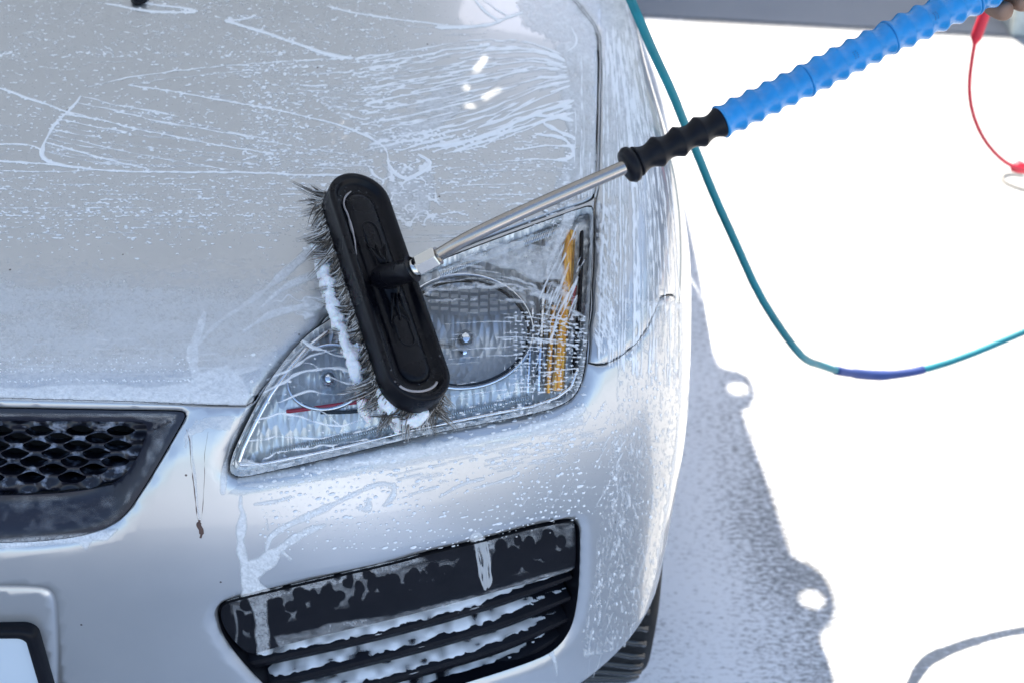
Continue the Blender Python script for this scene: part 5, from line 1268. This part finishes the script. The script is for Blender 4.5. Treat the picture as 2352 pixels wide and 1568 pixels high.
# slits added to the awning, shaped to throw glint-like sun on the bonnet
hp0 = px_surf(np.array([1085., 1125., 1150., 1075.]), np.array([190., 130., 225., 240.]), 0)
def slit(pts):
    c = [up_to(p)[:2] for p in px_surf(np.array([p[0]*1. for p in pts]), np.array([p[1]*1. for p in pts]), 0)]; return np.array(c)
SLITS = [slit([(1112, 126), (1120, 130), (1104, 158), (1090, 168), (1082, 172), (1094, 150)]), slit([(1066, 196), (1078, 190), (1074, 206), (1064, 210)]), slit([(1068, 238), (1092, 238), (1090, 246), (1068, 246)]),
         slit([(1104, 222), (1146, 200), (1154, 204), (1112, 230)])]
pts2 = []; ed2 = []
def al2(c):
    n0 = len(pts2); pts2.extend(map(tuple, c)); m = len(c)
    for i in range(m): ed2.append((n0+i, n0+(i+1) % m))
al2(poly2); allh = hs+SLITS
for h in allh: al2(h)
r_ = geometry.delaunay_2d_cdt([Vector(p) for p in pts2], ed2, [], 0, 1e-6, False)
vv = np.array([tuple(a) for a in r_[0]]); ff = np.array([q for q in r_[2] if len(q) == 3]); cc = vv[ff].mean(1); ok = pip(cc, poly2)
for h in allh: ok &= ~pip(cc, h)
ff = ff[ok]
awn = thing('awning', (-2.7, 3.0, 0), 'grey awning stretched over the washing bay, its eyeleted edge throwing the scalloped shadow', 'awning')
new_mesh('awning_sheet', np.vstack([np.c_[vv, np.full(len(vv), CZ)], np.c_[vv, np.full(len(vv), CZ+.003)]]), np.vstack([ff[:, ::-1], ff+len(vv)]), M['awning'], awn, smooth=False)
for x, y in ((-2.7, FY+.1), (-2.7, y_st+3.9), (x_st-.15, y_st+3.9)):
    v, f = tube(np.array([(x, y, 0), (x, y, CZ)]), .035, 12); new_mesh('pole', v, f, M['post'], awn)
# darker sheet added along the shade edge, deepening the shade of the far strip
gA = ground_at(np.array(1490.), np.array(46.)); gB = ground_at(np.array(2325.), np.array(90.)); dr = (gB-gA)/np.linalg.norm(gB-gA); nb = np.array([-dr[1], dr[0], 0]); nb = nb if nb[1] > 0 else -nb
mr = mat('shade_strip_grey', (.2, .2, .2), .85); t = NT(mr); v = t.coord(); t.link(t.mix(t.noise(v, 3, 5, .6), (.30, .31, .33), (.40, .405, .41)), t.b.inputs['Base Color']); t.link(t.bump(t.noise(v, 160, 3), .5, .004), t.b.inputs['Normal'])
q = [gA-dr*40+nb*.02, gA+dr*40+nb*.02, gA+dr*40+nb*7, gA-dr*40+nb*7]; ro = new_mesh('far_shade_strip', [(p[0], p[1], .004) for p in q], [(0, 1, 2, 3)], mr, smooth=False); ro['kind'] = 'structure'
# unseen building added behind to shade the far strip of ground
gA = ground_at(np.array(1490.), np.array(46.)); gB = ground_at(np.array(2325.), np.array(90.)); HB2 = 3.2
pa = up_to(gA, HB2); pb = up_to(gB, HB2); dr = (pb-pa)/np.linalg.norm(pb-pa); L0 = pa-dr*7; L1 = pb+dr*6
bld = thing('shade_building', tuple((L0+L1)/2*[1, 1, 0]), 'long pale unseen building added beyond the bay to shade the far strip of ground', 'building')
back = np.array([dr[1]*-1, dr[0], 0])*4.
if back[1] < 0: back = -back
def slabp(a, b, z0, z1, bk):
    q = [a, b, b+bk, a+bk]; V = [(p[0], p[1], z0) for p in q]+[(p[0], p[1], z1) for p in q]; return np.array(V), [(0, 1, 2, 3)[::-1], (4, 5, 6, 7), (0, 1, 5, 4), (1, 2, 6, 5), (2, 3, 7, 6), (3, 0, 4, 7)]
v, f = slabp(L0+back*.05, L1+back*.05, 0, HB2-.15, back); new_mesh('wall', v, f, M['wall'], bld, smooth=False)
v, f = slabp(L0, L1, HB2-.15, HB2, back*1.1); new_mesh('roof', v, f, M['tarp'], bld, smooth=False)
M['door'] = mk_plastic('door_paint', (.10, .13, .2), .5)
for i in range(4):
    a = L0+dr*(2+i*4.2)+back*.045; v, f = slabp(a, a+dr*2.6, 0.01, 2.4, back*.02); new_mesh('door', v, f, M['door'], bld, smooth=False)
# pale post at the right edge
pf_ = ground_at(np.array(2320.), np.array(86.)); v, f = box((pf_[0]+.15, pf_[1]+.15, .9), (.30, .30, 1.8)); v2, f2 = box((pf_[0]+.15, pf_[1]+.15, 1.82), (.34, .34, .04))
po = new_mesh('post', *join((v, f), (v2, f2)), M['post'], smooth=False); bv = po.modifiers.new('bevel', 'BEVEL'); bv.width = .006
tag(po, 'pale square post standing at the far right edge beside the shaded strip', 'post')

# ================================================================ light, sky, camera
w = bpy.data.worlds.new('World'); SC.world = w; w.use_nodes = True; nt = w.node_tree; bg = nt.nodes['Background']
sky = nt.nodes.new('ShaderNodeTexSky'); sky.sky_type = 'NISHITA'; sky.sun_disc = False; sky.sun_elevation = SEL; sky.sun_rotation = SAZ
sky.air_density = 1.0; sky.dust_density = 1.6; sky.ozone_density = 1.2; nt.links.new(sky.outputs[0], bg.inputs[0]); bg.inputs[1].default_value = .15
L = bpy.data.lights.new('sun', 'SUN'); L.energy = 5; L.angle = math.radians(.35); L.color = (1., .93, .82); so = bpy.data.objects.new('sun', L); COL.objects.link(so)
so.rotation_euler = Vector(SUN).to_track_quat('Z', 'Y').to_euler(); so.location = (0, 0, 6)
cd = bpy.data.cameras.new('camera'); cam = bpy.data.objects.new('camera', cd); COL.objects.link(cam); cam.location = CAM
cam.rotation_euler = (math.pi/2-PITCH, 0, 0); cd.sensor_width = 36; cd.lens = F/2352*36; cd.clip_start = .05; cd.clip_end = 500
cd.dof.use_dof = True; cd.dof.focus_distance = float(dep_c+.03); cd.dof.aperture_fstop = 6.3
SC.camera = cam
SC.view_settings.view_transform = 'Standard'; SC.view_settings.look = 'None'; SC.view_settings.exposure = 1.27
SC.cycles.max_bounces = 8; SC.cycles.transparent_max_bounces = 16; SC.cycles.sample_clamp_indirect = 6; SC.cycles.caustics_reflective = False
SC.cycles.use_denoising = True; SC.cycles.denoising_prefilter = 'ACCURATE'
